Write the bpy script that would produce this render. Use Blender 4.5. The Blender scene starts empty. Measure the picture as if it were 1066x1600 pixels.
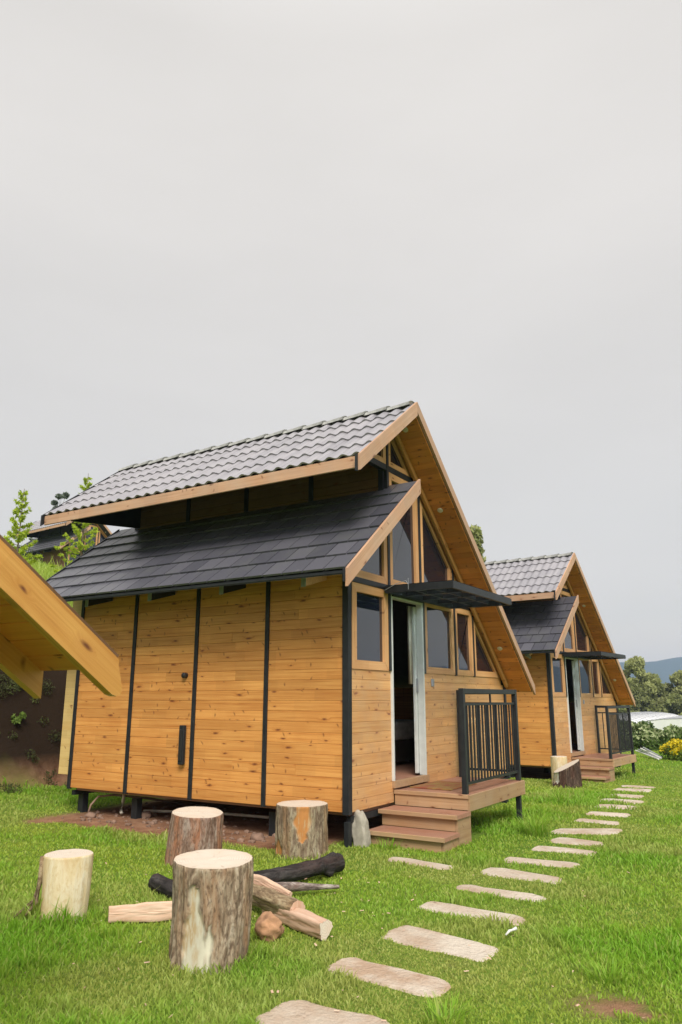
import bpy, math, random
import numpy as np
from mathutils import Vector, Matrix, noise as mnoise
R = math.radians
random.seed(7); rng = np.random.default_rng(7)
sc = bpy.context.scene
col = sc.collection

# ------------------------------------------------------------------ camera
cam_d = bpy.data.cameras.new('camera'); cam = bpy.data.objects.new('camera', cam_d); col.objects.link(cam)
cam.location = (0, 0, 1.75); cam.rotation_euler = (R(104.0), 0, R(32.0))
cam_d.sensor_fit = 'VERTICAL'; cam_d.sensor_height = 36; cam_d.sensor_width = 24
cam_d.lens = 36 * 1166 / 1600; cam_d.clip_end = 6000; cam_d.clip_start = 0.05
cam_d.dof.use_dof = True; cam_d.dof.focus_distance = 9.0; cam_d.dof.aperture_fstop = 4.5
sc.camera = cam

# ------------------------------------------------------------------ sky, sun, exposure
SUN_EL, SUN_AZ = R(44), R(140)          # azimuth clockwise from +Y: right of and behind the camera
w = bpy.data.worlds.new('World'); sc.world = w; w.use_nodes = True
nt = w.node_tree; nt.nodes.clear(); N = nt.nodes.new; Lk = nt.links.new
out = N('ShaderNodeOutputWorld'); mixs = N('ShaderNodeMixShader')
sky = N('ShaderNodeTexSky'); sky.sky_type = 'NISHITA'; sky.sun_disc = False
sky.sun_elevation = SUN_EL; sky.sun_rotation = SUN_AZ
b1 = N('ShaderNodeBackground'); b1.inputs['Strength'].default_value = 0.1; Lk(sky.outputs[0], b1.inputs[0])
tc = N('ShaderNodeTexCoord'); sep = N('ShaderNodeSeparateXYZ'); Lk(tc.outputs['Generated'], sep.inputs[0])
rmp = N('ShaderNodeValToRGB'); e = rmp.color_ramp.elements
e[0].position = 0.0; e[0].color = (1.10, .88, .76, 1); e[1].position = 1.0; e[1].color = (1.25, 1.22, 1.18, 1)
for p_, c_ in ((.045, (.95, .815, .745)), (.10, (.80, .745, .72)), (.22, (.76, .732, .712)), (.42, (.80, .77, .742)), (.56, (.835, .80, .765)), (.72, (.83, .795, .755))):
    q = e.new(p_); q.color = (*c_, 1)
Lk(sep.outputs['Z'], rmp.inputs[0])
mp = N('ShaderNodeMapping'); mp.inputs['Scale'].default_value = (1.2, 1.2, 3.4); Lk(tc.outputs['Generated'], mp.inputs[0])
nz = N('ShaderNodeTexNoise'); nz.inputs['Scale'].default_value = 1.5; nz.inputs['Detail'].default_value = 6; Lk(mp.outputs[0], nz.inputs['Vector'])
mr = N('ShaderNodeMapRange'); mr.inputs[1].default_value = .3; mr.inputs[2].default_value = .7; mr.inputs[3].default_value = .95; mr.inputs[4].default_value = 1.04
Lk(nz.outputs[0], mr.inputs[0])
mul = N('ShaderNodeMix'); mul.data_type = 'RGBA'; mul.blend_type = 'MULTIPLY'; mul.inputs[0].default_value = 1
Lk(rmp.outputs[0], mul.inputs[6]); Lk(mr.outputs[0], mul.inputs[7])
b2 = N('ShaderNodeBackground'); b2.inputs['Strength'].default_value = .77; Lk(mul.outputs[2], b2.inputs[0])
mixs.inputs[0].default_value = .94; Lk(b1.outputs[0], mixs.inputs[1]); Lk(b2.outputs[0], mixs.inputs[2]); Lk(mixs.outputs[0], out.inputs[0])
sd = bpy.data.lights.new('sun', 'SUN'); sd.energy = 3.0; sd.angle = R(26); sd.color = (1, .95, .87)
sun = bpy.data.objects.new('sun', sd); col.objects.link(sun)
sun.rotation_euler = Vector((-math.sin(SUN_AZ) * math.cos(SUN_EL), -math.cos(SUN_AZ) * math.cos(SUN_EL), -math.sin(SUN_EL))).to_track_quat('-Z', 'Y').to_euler()
sc.view_settings.view_transform = 'Standard'; sc.view_settings.look = 'None'
sc.view_settings.exposure = 0.36; sc.view_settings.gamma = 1; sc.view_settings.use_curve_mapping = False
sc.cycles.use_denoising = True; sc.cycles.max_bounces = 6; sc.cycles.volume_bounces = 1

# ------------------------------------------------------------------ material helpers
class MT:
    def __init__(s, name):
        s.m = bpy.data.materials.new(name); s.m.use_nodes = True; s.t = s.m.node_tree
        s.t.nodes.clear(); s.o = s.n('ShaderNodeOutputMaterial'); s.p = s.n('ShaderNodeBsdfPrincipled')
        s.l(s.p.outputs[0], s.o.inputs[0])
    def n(s, k, **kw):
        x = s.t.nodes.new(k)
        for a, b in kw.items(): setattr(x, a, b)
        return x
    def l(s, a, b): s.t.links.new(a, b)
    def set(s, **kw):
        for a, b in kw.items():
            i = s.p.inputs[a.replace('_', ' ')]; i.default_value = (*b, 1) if isinstance(b, tuple) and len(b) == 3 else b
        return s
    def math(s, op, a, b=None, c=None, clamp=False):
        x = s.n('ShaderNodeMath', operation=op, use_clamp=clamp)
        for i, v in enumerate((a, b, c)):
            if v is None: continue
            if hasattr(v, 'is_linked'): s.l(v, x.inputs[i])
            else: x.inputs[i].default_value = v
        return x.outputs[0]
    def noise(s, vec, scale, detail=4, rough=.55, dist=0):
        x = s.n('ShaderNodeTexNoise'); x.inputs['Scale'].default_value = scale; x.inputs['Detail'].default_value = detail
        x.inputs['Roughness'].default_value = rough; x.inputs['Distortion'].default_value = dist
        s.l(vec, x.inputs['Vector']); return x.outputs[0]
    def mapv(s, vec, scale=(1, 1, 1), loc=(0, 0, 0)):
        x = s.n('ShaderNodeMapping'); x.inputs['Scale'].default_value = scale; x.inputs['Location'].default_value = loc
        s.l(vec, x.inputs[0]); return x.outputs[0]
    def ramp(s, fac, stops, interp='LINEAR'):
        x = s.n('ShaderNodeValToRGB'); x.color_ramp.interpolation = interp; e = x.color_ramp.elements
        while len(e) > 1: e.remove(e[0])
        for i, (p, c) in enumerate(stops):
            q = e[0] if i == 0 else e.new(p)
            q.position = p; q.color = (*c, 1) if isinstance(c, tuple) else (c, c, c, 1)
        s.l(fac, x.inputs[0]); return x.outputs[0]
    def mix(s, fac, a, b, mode='MIX'):
        x = s.n('ShaderNodeMix', data_type='RGBA', blend_type=mode)
        for i, v in ((0, fac), (6, a), (7, b)):
            if hasattr(v, 'is_linked'): s.l(v, x.inputs[i])
            elif i == 0: x.inputs[0].default_value = v
            else: x.inputs[i].default_value = (*v, 1)
        return x.outputs[2]
    def bump(s, h, strength=.3, dist=.01):
        x = s.n('ShaderNodeBump'); x.inputs['Strength'].default_value = strength; x.inputs['Distance'].default_value = dist
        s.l(h, x.inputs['Height']); s.l(x.outputs[0], s.p.inputs['Normal'])
    def obj_co(s): return s.n('ShaderNodeTexCoord').outputs['Object']
    def rnd(s): return s.n('ShaderNodeObjectInfo').outputs['Random']
    def col(s, c): s.l(c, s.p.inputs['Base Color'])

def wood(name, lo, hi, knotc=(.16, .05, .018), rough=.5, knots=.5, grain=1.0, grey=0.0, vary=.22, axis=0):
    m = MT(name); co = m.obj_co(); r = m.rnd()
    if axis == 1:
        sp_ = m.n('ShaderNodeSeparateXYZ'); m.l(co, sp_.inputs[0]); cb = m.n('ShaderNodeCombineXYZ')
        m.l(sp_.outputs[2], cb.inputs[0]); m.l(sp_.outputs[1], cb.inputs[1]); m.l(sp_.outputs[0], cb.inputs[2]); co = cb.outputs[0]
    off = m.n('ShaderNodeVectorMath', operation='SCALE'); off.inputs[0].default_value = (57, 23, 11); m.l(r, off.inputs['Scale'])
    ad = m.n('ShaderNodeVectorMath', operation='ADD'); m.l(co, ad.inputs[0]); m.l(off.outputs[0], ad.inputs[1]); v = ad.outputs[0]
    # knots: few per board, ellipses along the grain
    wob = m.n('ShaderNodeTexNoise'); wob.inputs['Scale'].default_value = 9; m.l(v, wob.inputs['Vector'])
    wv = m.n('ShaderNodeVectorMath', operation='MULTIPLY_ADD'); m.l(wob.outputs['Color'], wv.inputs[0]); wv.inputs[1].default_value = (.05, .03, .03); m.l(v, wv.inputs[2])
    vo = m.n('ShaderNodeTexVoronoi', voronoi_dimensions='2D'); vo.inputs['Scale'].default_value = 1
    m.l(m.mapv(wv.outputs[0], (3.4, 9.5, 3)), vo.inputs['Vector'])
    sepc = m.n('ShaderNodeSeparateColor'); m.l(vo.outputs['Color'], sepc.inputs[0])
    keep = m.math('LESS_THAN', sepc.outputs[0], knots)
    size = m.math('MULTIPLY_ADD', sepc.outputs[1], .11, .045)
    kd = m.math('DIVIDE', vo.outputs['Distance'], size)
    core = m.math('MULTIPLY', m.math('SUBTRACT', 1.25, kd, clamp=True), keep)
    halo = m.math('MULTIPLY', m.math('SUBTRACT', 1, m.math('MULTIPLY', kd, .36), clamp=True), keep)
    # short slanting branch marks
    so_ = m.n('ShaderNodeSeparateXYZ'); m.l(co, so_.inputs[0]); sk = m.noise(m.mapv(v, (1.1, .01, .01)), 1, 2)
    sv = m.n('ShaderNodeSeparateXYZ'); m.l(v, sv.inputs[0])
    ys = m.math('ADD', m.math('MULTIPLY', m.math('SUBTRACT', sk, .5), 5), .25)
    xs = m.math('ADD', sv.outputs[0], m.math('MULTIPLY', ys, so_.outputs[1]))
    xs = m.math('ADD', xs, m.math('MULTIPLY', m.math('MULTIPLY', so_.outputs[1], so_.outputs[1]), 5))
    cb2 = m.n('ShaderNodeCombineXYZ'); m.l(m.math('MULTIPLY', xs, 13), cb2.inputs[0]); m.l(m.math('MULTIPLY', sv.outputs[1], 7), cb2.inputs[1])
    v3 = m.n('ShaderNodeTexVoronoi', voronoi_dimensions='2D'); m.l(cb2.outputs[0], v3.inputs['Vector']); v3.inputs['Scale'].default_value = 1
    sc3 = m.n('ShaderNodeSeparateColor'); m.l(v3.outputs['Color'], sc3.inputs[0])
    dash = m.math('MULTIPLY', m.math('SUBTRACT', 1.1, m.math('DIVIDE', v3.outputs['Distance'], .20), clamp=True), m.math('LESS_THAN', sc3.outputs[0], knots * .34))
    # finger-jointed blocks differ a little in tone
    wn = m.n('ShaderNodeTexWhiteNoise', noise_dimensions='1D'); m.l(m.math('FLOOR', m.math('MULTIPLY', sv.outputs[0], 2.3)), wn.inputs['W'])
    # grain bends round the knots
    sh = m.n('ShaderNodeCombineXYZ'); m.l(m.math('MULTIPLY', halo, .035), sh.inputs[1])
    v2 = m.n('ShaderNodeVectorMath', operation='ADD'); m.l(v, v2.inputs[0]); m.l(sh.outputs[0], v2.inputs[1])
    g1 = m.noise(m.mapv(v2.outputs[0], (.8, 34, 34)), 1, 5, .65, .35)
    g2 = m.noise(m.mapv(v2.outputs[0], (2.5, 120, 120)), 1, 3)
    big = m.noise(v, 1.7, 3)
    f = m.math('ADD', m.math('MULTIPLY', m.ramp(g1, [(.32, 0.), (.68, 1.)]), .62 * grain), m.math('MULTIPLY', m.ramp(g2, [(.3, 0.), (.7, 1.)]), .3 * grain))
    c = m.mix(f, hi, lo)
    tone = m.math('ADD', m.math('MULTIPLY', m.math('FRACT', m.math('MULTIPLY', r, 7.31)), vary), 1 - vary * .62)
    tone = m.math('MULTIPLY', tone, m.math('MULTIPLY_ADD', wn.outputs[0], .14, .93))
    c = m.mix(1, c, tone, 'MULTIPLY')
    c = m.mix(m.ramp(g1, [(.60, 0.), (.72, .5)]), c, (lo[0] * .62, lo[1] * .5, lo[2] * .4))
    c = m.mix(m.ramp(big, [(.35, 0.), (.75, .35)]), c, (lo[0] * .8, lo[1] * .62, lo[2] * .5))
    c = m.mix(m.math('MULTIPLY', halo, .35), c, (lo[0] * .8, lo[1] * .6, lo[2] * .5))
    c = m.mix(m.math('MAXIMUM', core, m.math('MULTIPLY', dash, .8)), c, knotc)
    if grey:
        c = m.mix(m.ramp(m.noise(v, 3.3, 5), [(.35, 0.), (.7, grey)]), c, (.42, .36, .30))
    m.col(c); m.set(Roughness=rough); m.p.inputs['Specular IOR Level'].default_value = .35
    m.bump(m.math('ADD', g2, m.math('MULTIPLY', g1, .8)), .28, .004)
    return m.m

def plain(name, c, rough=.5, metal=0, var=.15, scale=12, bump=.1, dirt=None):
    m = MT(name); co = m.obj_co(); n = m.noise(co, scale, 5)
    m.col(m.mix(m.ramp(n, [(.3, 0.), (.7, 1.)]), tuple(x * (1 - var) for x in c), tuple(min(1, x * (1 + var)) for x in c)) if dirt is None else
          m.mix(m.ramp(n, [(.35, 0.), (.75, 1.)]), c, dirt))
    m.set(Roughness=rough, Metallic=metal)
    if bump: m.bump(m.noise(co, scale * 4, 4), bump, .004)
    return m.m

M = {}
M['side'] = wood('orange_pine_boards', (.53, .20, .042), (.84, .43, .13), knots=.36, knotc=(.17, .05, .02), vary=.24)
M['front'] = wood('pale_pine_boards', (.56, .26, .085), (.82, .49, .21), knots=.34, grey=.2, knotc=(.24, .075, .03), vary=.2)
M['soffit'] = wood('soffit_pine', (.62, .225, .05), (.80, .34, .09), knots=.42, vary=.3)
M['trim'] = wood('trim_pine', (.58, .29, .115), (.78, .46, .22), knots=.12, vary=.18)
M['trim_o'] = wood('oiled_trim_pine', (.45, .21, .06), (.62, .33, .11), knots=.12)
M['fascia'] = wood('weathered_fascia_pine', (.47, .25, .14), (.66, .42, .27), knots=.2, grey=.3)
M['pale'] = wood('raw_pale_pine', (.62, .42, .15), (.75, .56, .25), knots=.1, vary=.1)
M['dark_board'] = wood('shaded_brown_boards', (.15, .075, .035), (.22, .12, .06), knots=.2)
M['hill'] = plain('brown_hill_cabin_wall', (.20, .095, .05), .7)
M['deck'] = wood('red_stained_decking', (.32, .14, .085), (.47, .25, .17), knots=.15, grey=.15)
M['step'] = wood('step_riser_pine', (.36, .21, .10), (.52, .34, .19), knots=.22, grey=.2)
M['beam'] = wood('golden_beam_pine', (.56, .25, .05), (.74, .40, .11), knots=.75, vary=.1, rough=.38)
M['steel'] = plain('charcoal_painted_steel', (.018, .020, .023), .42, 0, .2, 9, .05, (.030, .032, .035))
next(n_ for n_ in M['steel'].node_tree.nodes if n_.type == 'BSDF_PRINCIPLED').inputs['Specular IOR Level'].default_value = .25
M['steel_l'] = plain('light_grey_steel_end', (.30, .31, .33), .5)
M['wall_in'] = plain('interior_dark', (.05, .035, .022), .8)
M['white'] = plain('white_aluminium_door_frame', (.62, .64, .62), .4, 0, .06)
M['roof_under'] = plain('roof_underlay', (.06, .062, .066), .8)
M['concrete'] = plain('rough_concrete', (.36, .33, .27), .9, 0, .25, 14, .6)
M['pvc'] = plain('cream_pipe', (.62, .58, .48), .5)
M['lamp'] = plain('downlight_cream', (.72, .66, .52), .5)
M['white_cloth'] = plain('white_sheet', (.72, .71, .68), .9)
M['curtain'] = plain('cream_curtain', (.74, .69, .58), .9)
M['plastic'] = plain('black_plastic', (.02, .02, .022), .4)
m = MT('dark_window_glass'); m.set(Base_Color=(.010, .014, .026), Roughness=.02, IOR=1.75); m.p.inputs['Specular IOR Level'].default_value = .62
wn = m.noise(m.obj_co(), 2.2, 1); m.bump(wn, .04, .01); M['glass'] = m.m
m = MT('canopy_polycarbonate'); m.set(Base_Color=(.42, .52, .62), Roughness=.15, Transmission_Weight=1.0, IOR=1.04); M['poly'] = m.m
# flat slate-look tile
m = MT('slate_roof_tile'); co = m.obj_co(); r = m.rnd(); geo = m.n('ShaderNodeNewGeometry').outputs['Position']
c = m.mix(m.math('FRACT', m.math('MULTIPLY', r, 5.7)), (.074, .074, .092), (.122, .120, .142))
c = m.mix(m.ramp(m.noise(geo, 2.1, 6, .65), [(.5, 0.), (.75, .55)]), c, (.13, .135, .125))
c = m.mix(m.ramp(m.noise(m.mapv(geo, (9, 2, 2)), 1.5, 7, .7), [(.64, 0.), (.74, .5)]), c, (.27, .27, .25))
m.col(c); m.set(Roughness=.34); m.bump(m.noise(co, 60, 5), .25, .003); M['slate'] = m.m
# wavy concrete tile
m = MT('wavy_roof_tile'); co = m.obj_co(); r = m.rnd(); geo = m.n('ShaderNodeNewGeometry').outputs['Position']
c = m.mix(m.math('FRACT', m.math('MULTIPLY', r, 3.3)), (.27, .26, .285), (.33, .315, .34))
c = m.mix(m.ramp(m.noise(geo, 3.3, 6, .65), [(.45, 0.), (.75, .4)]), c, (.42, .41, .42))
m.col(c); m.set(Roughness=.36); m.bump(m.noise(co, 90, 4), .2, .002); M['wave'] = m.m
M['ridge'] = plain('lichen_grey_ridge_tile', (.40, .40, .38), .8, 0, .3, 18, .4)

def bark(name, cols, peelc=(.74, .70, .56), axis='Z', vs=5.5, hs=21, rough=.85):
    m = MT(name); co = m.obj_co()
    sc_ = (hs, hs, vs) if axis == 'Z' else (vs, hs, hs)
    a = m.noise(m.mapv(co, sc_), 1, 7, .68, .9); b = m.noise(m.mapv(co, tuple(x * .45 for x in sc_), (5, 3, 1)), 1, 4, .6, .4)
    c = m.ramp(a, [(.30, cols[0]), (.45, cols[1]), (.56, cols[2]), (.72, cols[3])])
    c = m.mix(m.ramp(b, [(.50, 0.), (.66, .6)]), c, cols[4])
    c = m.mix(m.ramp(m.noise(m.mapv(co, (60, 60, 26) if axis == 'Z' else (26, 60, 60)), 1, 4, .6), [(.34, .65), (.5, 0.)]), c, cols[0])
    at = m.n('ShaderNodeAttribute'); at.attribute_name = 'peel'
    pw = m.ramp(m.noise(m.mapv(co, sc_, (2, 9, 4)), .5, 5, .6), [(.34, peelc), (.52, tuple(x * .84 for x in peelc)), (.62, (.50, .36, .20)), (.70, tuple(x * .9 for x in peelc))])
    c = m.mix(at.outputs['Fac'], c, pw)
    m.col(c); m.set(Roughness=rough); m.p.inputs['Specular IOR Level'].default_value = .2
    hh = m.math('MULTIPLY', a, m.math('SUBTRACT', 1, at.outputs['Fac']))
    m.bump(hh, .9, .012); return m.m
M['bark'] = bark('grey_brown_bark', [(.06, .038, .025), (.28, .205, .14), (.47, .38, .28), (.60, .53, .43), (.38, .22, .12)])
M['bark2'] = bark('red_brown_bark', [(.09, .05, .035), (.24, .15, .11), (.36, .27, .22), (.46, .40, .35), (.42, .17, .08)])
M['bark_pale'] = bark('peeled_pale_wood', [(.60, .44, .22), (.70, .57, .34), (.75, .64, .43), (.79, .72, .55), (.50, .27, .10)], vs=2.6, hs=9)
M['bark_o'] = bark('orange_patched_bark', [(.08, .05, .03), (.22, .16, .11), (.36, .30, .20), (.46, .41, .34), (.30, .18, .09)], peelc=(.56, .25, .08))
M['char'] = bark('charred_bark', [(.012, .011, .011), (.03, .026, .025), (.055, .048, .046), (.10, .09, .085), (.06, .035, .03)], axis='X')
M['char_z'] = bark('dark_stump_bark', [(.025, .015, .012), (.07, .045, .035), (.12, .08, .06), (.22, .15, .11), (.10, .045, .03)], peelc=(.74, .70, .62))
M['log'] = bark('firewood_bark', [(.10, .065, .04), (.24, .17, .10), (.36, .28, .17), (.44, .38, .26), (.32, .20, .10)], axis='X')
M['branch'] = bark('mottled_branch_bark', [(.07, .05, .045), (.17, .13, .115), (.30, .25, .22), (.58, .54, .48), (.19, .12, .10)], axis='X', vs=9, hs=22)
M['split'] = wood('split_firewood', (.56, .32, .20), (.80, .62, .48), knots=.1, rough=.8)
m = MT('sawn_log_end'); co = m.obj_co(); sp = m.n('ShaderNodeSeparateXYZ'); m.l(co, sp.inputs[0])
rr = m.math('SQRT', m.math('ADD', m.math('MULTIPLY', sp.outputs[0], sp.outputs[0]), m.math('MULTIPLY', sp.outputs[1], sp.outputs[1])))
rw = m.math('ADD', rr, m.math('MULTIPLY', m.noise(co, 9, 3), .05))
ring = m.math('SINE', m.math('MULTIPLY', rw, 420))
an = m.math('ARCTAN2', sp.outputs[1], sp.outputs[0])
cv = m.n('ShaderNodeCombineXYZ'); m.l(m.math('MULTIPLY', an, 3), cv.inputs[0]); m.l(m.math('MULTIPLY', rr, 2), cv.inputs[1])
crack = m.ramp(m.noise(cv.outputs[0], 1.6, 5, .7), [(.34, 1.), (.42, 0.)])
c = m.mix(m.ramp(ring, [(0., 0.), (1., .5)]), (.68, .60, .50), (.50, .40, .30))
c = m.mix(m.ramp(m.noise(co, 7, 5), [(.42, 0.), (.72, .55)]), c, (.66, .50, .37))
c = m.mix(m.math('MULTIPLY', crack, .8), c, (.34, .23, .15))
c = m.mix(m.ramp(rr, [(.19, 0.), (.25, .3)]), c, (.55, .40, .26))
m.col(c); m.set(Roughness=.8); m.bump(m.noise(co, 70, 4), .3, .004); M['cut'] = m.m
m = MT('flagstone'); co = m.obj_co(); r = m.rnd(); geo = m.n('ShaderNodeNewGeometry').outputs['Position']
c = m.mix(m.ramp(m.noise(geo, 2.2, 6, .62), [(.40, 0.), (.60, 1.)]), (.66, .58, .48), (.46, .32, .22))
c = m.mix(m.ramp(m.noise(geo, 6.5, 7, .7), [(.5, 0.), (.7, .7)]), c, (.55, .48, .39))
c = m.mix(m.ramp(m.noise(geo, 26, 6, .75), [(.54, 0.), (.72, .7)]), c, (.28, .21, .14))
vo = m.n('ShaderNodeTexVoronoi', feature='DISTANCE_TO_EDGE'); vo.inputs['Scale'].default_value = 1.5
wq = m.n('ShaderNodeTexNoise'); wq.inputs['Scale'].default_value = 4; m.l(geo, wq.inputs['Vector'])
wa = m.n('ShaderNodeVectorMath', operation='ADD'); m.l(geo, wa.inputs[0]); m.l(wq.outputs['Color'], wa.inputs[1]); m.l(wa.outputs[0], vo.inputs['Vector'])
c = m.mix(m.ramp(vo.outputs['Distance'], [(0., .5), (.012, 0.)]), c, (.30, .19, .12))
c = m.mix(m.math('MULTIPLY', m.math('FRACT', m.math('MULTIPLY', r, 9.1)), .35), c, (.54, .47, .38))
m.col(c); m.set(Roughness=.85); m.bump(m.math('ADD', m.noise(geo, 40, 6), m.noise(geo, 7, 4)), .9, .02); M['flag'] = m.m
M['rock'] = plain('tan_rock', (.40, .22, .12), .9, 0, .45, 11, 1.0)
M['rock_g'] = plain('grey_rubble', (.22, .14, .10), .9, 0, .4, 9, .8)
M['mat'] = plain('coir_mat', (.26, .07, .035), .95, 0, .3, 7, .8, (.30, .24, .06))

# ------------------------------------------------------------------ object helpers
def tag(o, label=None, cat=None, group=None, kind=None):
    for k, v in (('label', label), ('category', cat), ('group', group), ('kind', kind)):
        if v: o[k] = v
    return o
def empty(name, loc=(0, 0, 0), rz=0, **kw):
    o = bpy.data.objects.new(name, None); o.location = loc; o.rotation_euler = (0, 0, rz); col.objects.link(o)
    return tag(o, **kw)
def link(name, me, parent=None, mat=None):
    o = bpy.data.objects.new(name, me); col.objects.link(o)
    if mat is not None and not me.materials: me.materials.append(mat)
    if parent is not None: o.parent = parent
    return o
def mesh(name, v, f, smooth=False):
    me = bpy.data.meshes.new(name); me.from_pydata([tuple(x) for x in v], [], [tuple(x) for x in f]); me.update()
    if smooth: me.polygons.foreach_set('use_smooth', [True] * len(me.polygons))
    return me
def np_mesh(name, V, F):                       # V (n,3), F (m,k) same-size faces
    me = bpy.data.meshes.new(name); n, k = F.shape
    me.vertices.add(len(V)); me.vertices.foreach_set('co', np.ascontiguousarray(V, dtype=np.float32).ravel())
    me.loops.add(n * k); me.loops.foreach_set('vertex_index', F.astype(np.int32).ravel())
    me.polygons.add(n); me.polygons.foreach_set('loop_start', np.arange(0, n * k, k, dtype=np.int32))
    me.polygons.foreach_set('loop_total', np.full(n, k, dtype=np.int32))
    me.update(calc_edges=True); return me
def fattr(me, name, arr, domain='POINT'):
    a = me.attributes.new(name, 'FLOAT', domain); a.data.foreach_set('value', np.asarray(arr, dtype=np.float32))
def frame(o, xd, yd):
    x = Vector(xd).normalized(); y = Vector(yd); y = (y - x * y.dot(x)).normalized(); z = x.cross(y)
    m = Matrix((x, y, z)).transposed().to_4x4(); m.translation = Vector(o); return m
cache = {}
def plank(parent, name, a, b, wd, w_, t, mat, ch=.004, **kw):
    """a->b centre line, wd = width direction, w_ width, t thickness; mesh X runs along the grain"""
    a = Vector(a); b = Vector(b); L = (b - a).length
    key = (round(L, 3), round(w_, 3), round(t, 3), ch, mat.name)
    if key not in cache:
        h, k = w_ / 2, t / 2; c = min(ch, h * .4, k * .4)
        pr = [(-h + c, -k), (h - c, -k), (h, -k + c), (h, k - c), (h - c, k), (-h + c, k), (-h, k - c), (-h, -k + c)]
        v = [(0, y, z) for y, z in pr] + [(L, y, z) for y, z in pr]
        f = [(i, (i + 1) % 8, (i + 1) % 8 + 8, i + 8) for i in range(8)] + [tuple(range(7, -1, -1)), tuple(range(8, 16))]
        f = [tuple(reversed(q)) for q in f]
        me = mesh(name, v, f); me.materials.append(mat); cache[key] = me
        bm_fix(me)
    o = link(name, cache[key], parent); o.matrix_basis = frame(a, b - a, wd); return tag(o, **kw)
import bmesh
def bm_fix(me):
    bm = bmesh.new(); bm.from_mesh(me); bmesh.ops.recalc_face_normals(bm, faces=bm.faces); bm.to_mesh(me); bm.free()
def slab(parent, name, origin, xd, yd, poly, t, mat, **kw):
    """polygon in the (xd,yd) plane from origin, thickness t along xd x yd (0..t)"""
    n = len(poly); v = [(x, y, 0) for x, y in poly] + [(x, y, t) for x, y in poly]
    f = [tuple(range(n)), tuple(range(2 * n - 1, n - 1, -1))] + [(i, (i + 1) % n, (i + 1) % n + n, i + n) for i in range(n)]
    me = mesh(name, v, f); me.materials.append(mat); bm_fix(me)
    o = link(name, me, parent); o.matrix_basis = frame(origin, xd, yd); return tag(o, **kw)
class MB:
    def __init__(s): s.v = []; s.f = []
    def box(s, x0, x1, y0, y1, z0, z1):
        b = len(s.v); s.v += [(x, y, z) for z in (z0, z1) for x, y in ((x0, y0), (x1, y0), (x1, y1), (x0, y1))]
        s.f += [tuple(b + i for i in q) for q in ((3, 2, 1, 0), (4, 5, 6, 7), (0, 1, 5, 4), (1, 2, 6, 5), (2, 3, 7, 6), (3, 0, 4, 7))]; return s
    def tube(s, pts, rad, n=8, cap=True):
        pts = [Vector(p) for p in pts]; b = len(s.v)
        for i, p in enumerate(pts):
            d = (pts[min(i + 1, len(pts) - 1)] - pts[max(i - 1, 0)]).normalized()
            u = d.orthogonal().normalized() if abs(d.z) > .99 else Vector((-d.y, d.x, 0)).normalized(); w2 = d.cross(u)
            r_ = rad[i] if isinstance(rad, (list, tuple)) else rad
            for j in range(n):
                a = 2 * math.pi * j / n; s.v.append(tuple(p + (u * math.cos(a) + w2 * math.sin(a)) * r_))
        for i in range(len(pts) - 1):
            for j in range(n): s.f.append((b + i * n + j, b + i * n + (j + 1) % n, b + (i + 1) * n + (j + 1) % n, b + (i + 1) * n + j))
        if cap: s.f.append(tuple(b + j for j in range(n))[::-1]); s.f.append(tuple(b + (len(pts) - 1) * n + j for j in range(n)))
        return s
    def build(s, name, mat, parent=None, smooth=False, bevel=0, **kw):
        me = mesh(name, s.v, s.f, smooth); bm_fix(me); o = link(name, me, parent, mat)
        if bevel:
            q = o.modifiers.new('bevel', 'BEVEL'); q.width = bevel; q.segments = 2; q.limit_method = 'ANGLE'
        return tag(o, **kw)
def vnoise(x, y, seed=0):
    xi = np.floor(x).astype(np.int64); yi = np.floor(y).astype(np.int64); fx = x - xi; fy = y - yi
    def h(a, b):
        n = (a * 374761393 + b * 668265263 + seed * 1442695041) & 0x7fffffff
        n = ((n ^ (n >> 13)) * 1274126177) & 0x7fffffff; return (n ^ (n >> 16)) / 0x7fffffff
    fx = fx * fx * (3 - 2 * fx); fy = fy * fy * (3 - 2 * fy)
    return (h(xi, yi) * (1 - fx) + h(xi + 1, yi) * fx) * (1 - fy) + (h(xi, yi + 1) * (1 - fx) + h(xi + 1, yi + 1) * fx) * fy
def fbm(x, y, seed=0, o=4):
    s = 0; a = .5
    for i in range(o): s = s + a * vnoise(x, y, seed + i); x = x * 2.03; y = y * 2.03; a *= .5
    return s / (1 - .5 ** o)
def sm(a, b, t): t = np.clip((t - a) / (b - a), 0, 1); return t * t * (3 - 2 * t)

# ------------------------------------------------------------------ terrain
X0, Y0 = -4.42, 7.22
def terr0(x, y):
    lx = x - X0; u = y - Y0
    z = .22 - .03 * np.clip(u - 2, 0, 10) - 3.1 * sm(23, 44, u)
    d = -7.3 - lx + .5 * (fbm(u * .5, lx * .2, 5) - .5)
    hill = 2.6 * sm(0, 1.1, d) + .325 * np.clip(d - .8, 0, 13.6) + .01 * np.clip(d - 14.4, 0, 60)
    hill = hill * (1 - sm(12, 27, u - .55 * np.clip(-lx - 12, 0, 200)))
    return z + hill
def terr(x, y):
    x = np.asarray(x, float); y = np.asarray(y, float)
    lx = x - X0; u = y - Y0
    z = terr0(x, y) + .035 * (fbm(x * .9, y * .9, 11) - .5)
    bank = sm(0, .5, -7.2 - lx) * (1 - sm(1.6, 4, -7.2 - lx))
    z = z + bank * .9 * (fbm(u * 1.3, z * 1.5, 3) - .5)
    return z
def tz(x, y): return float(terr(x, y))
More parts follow.
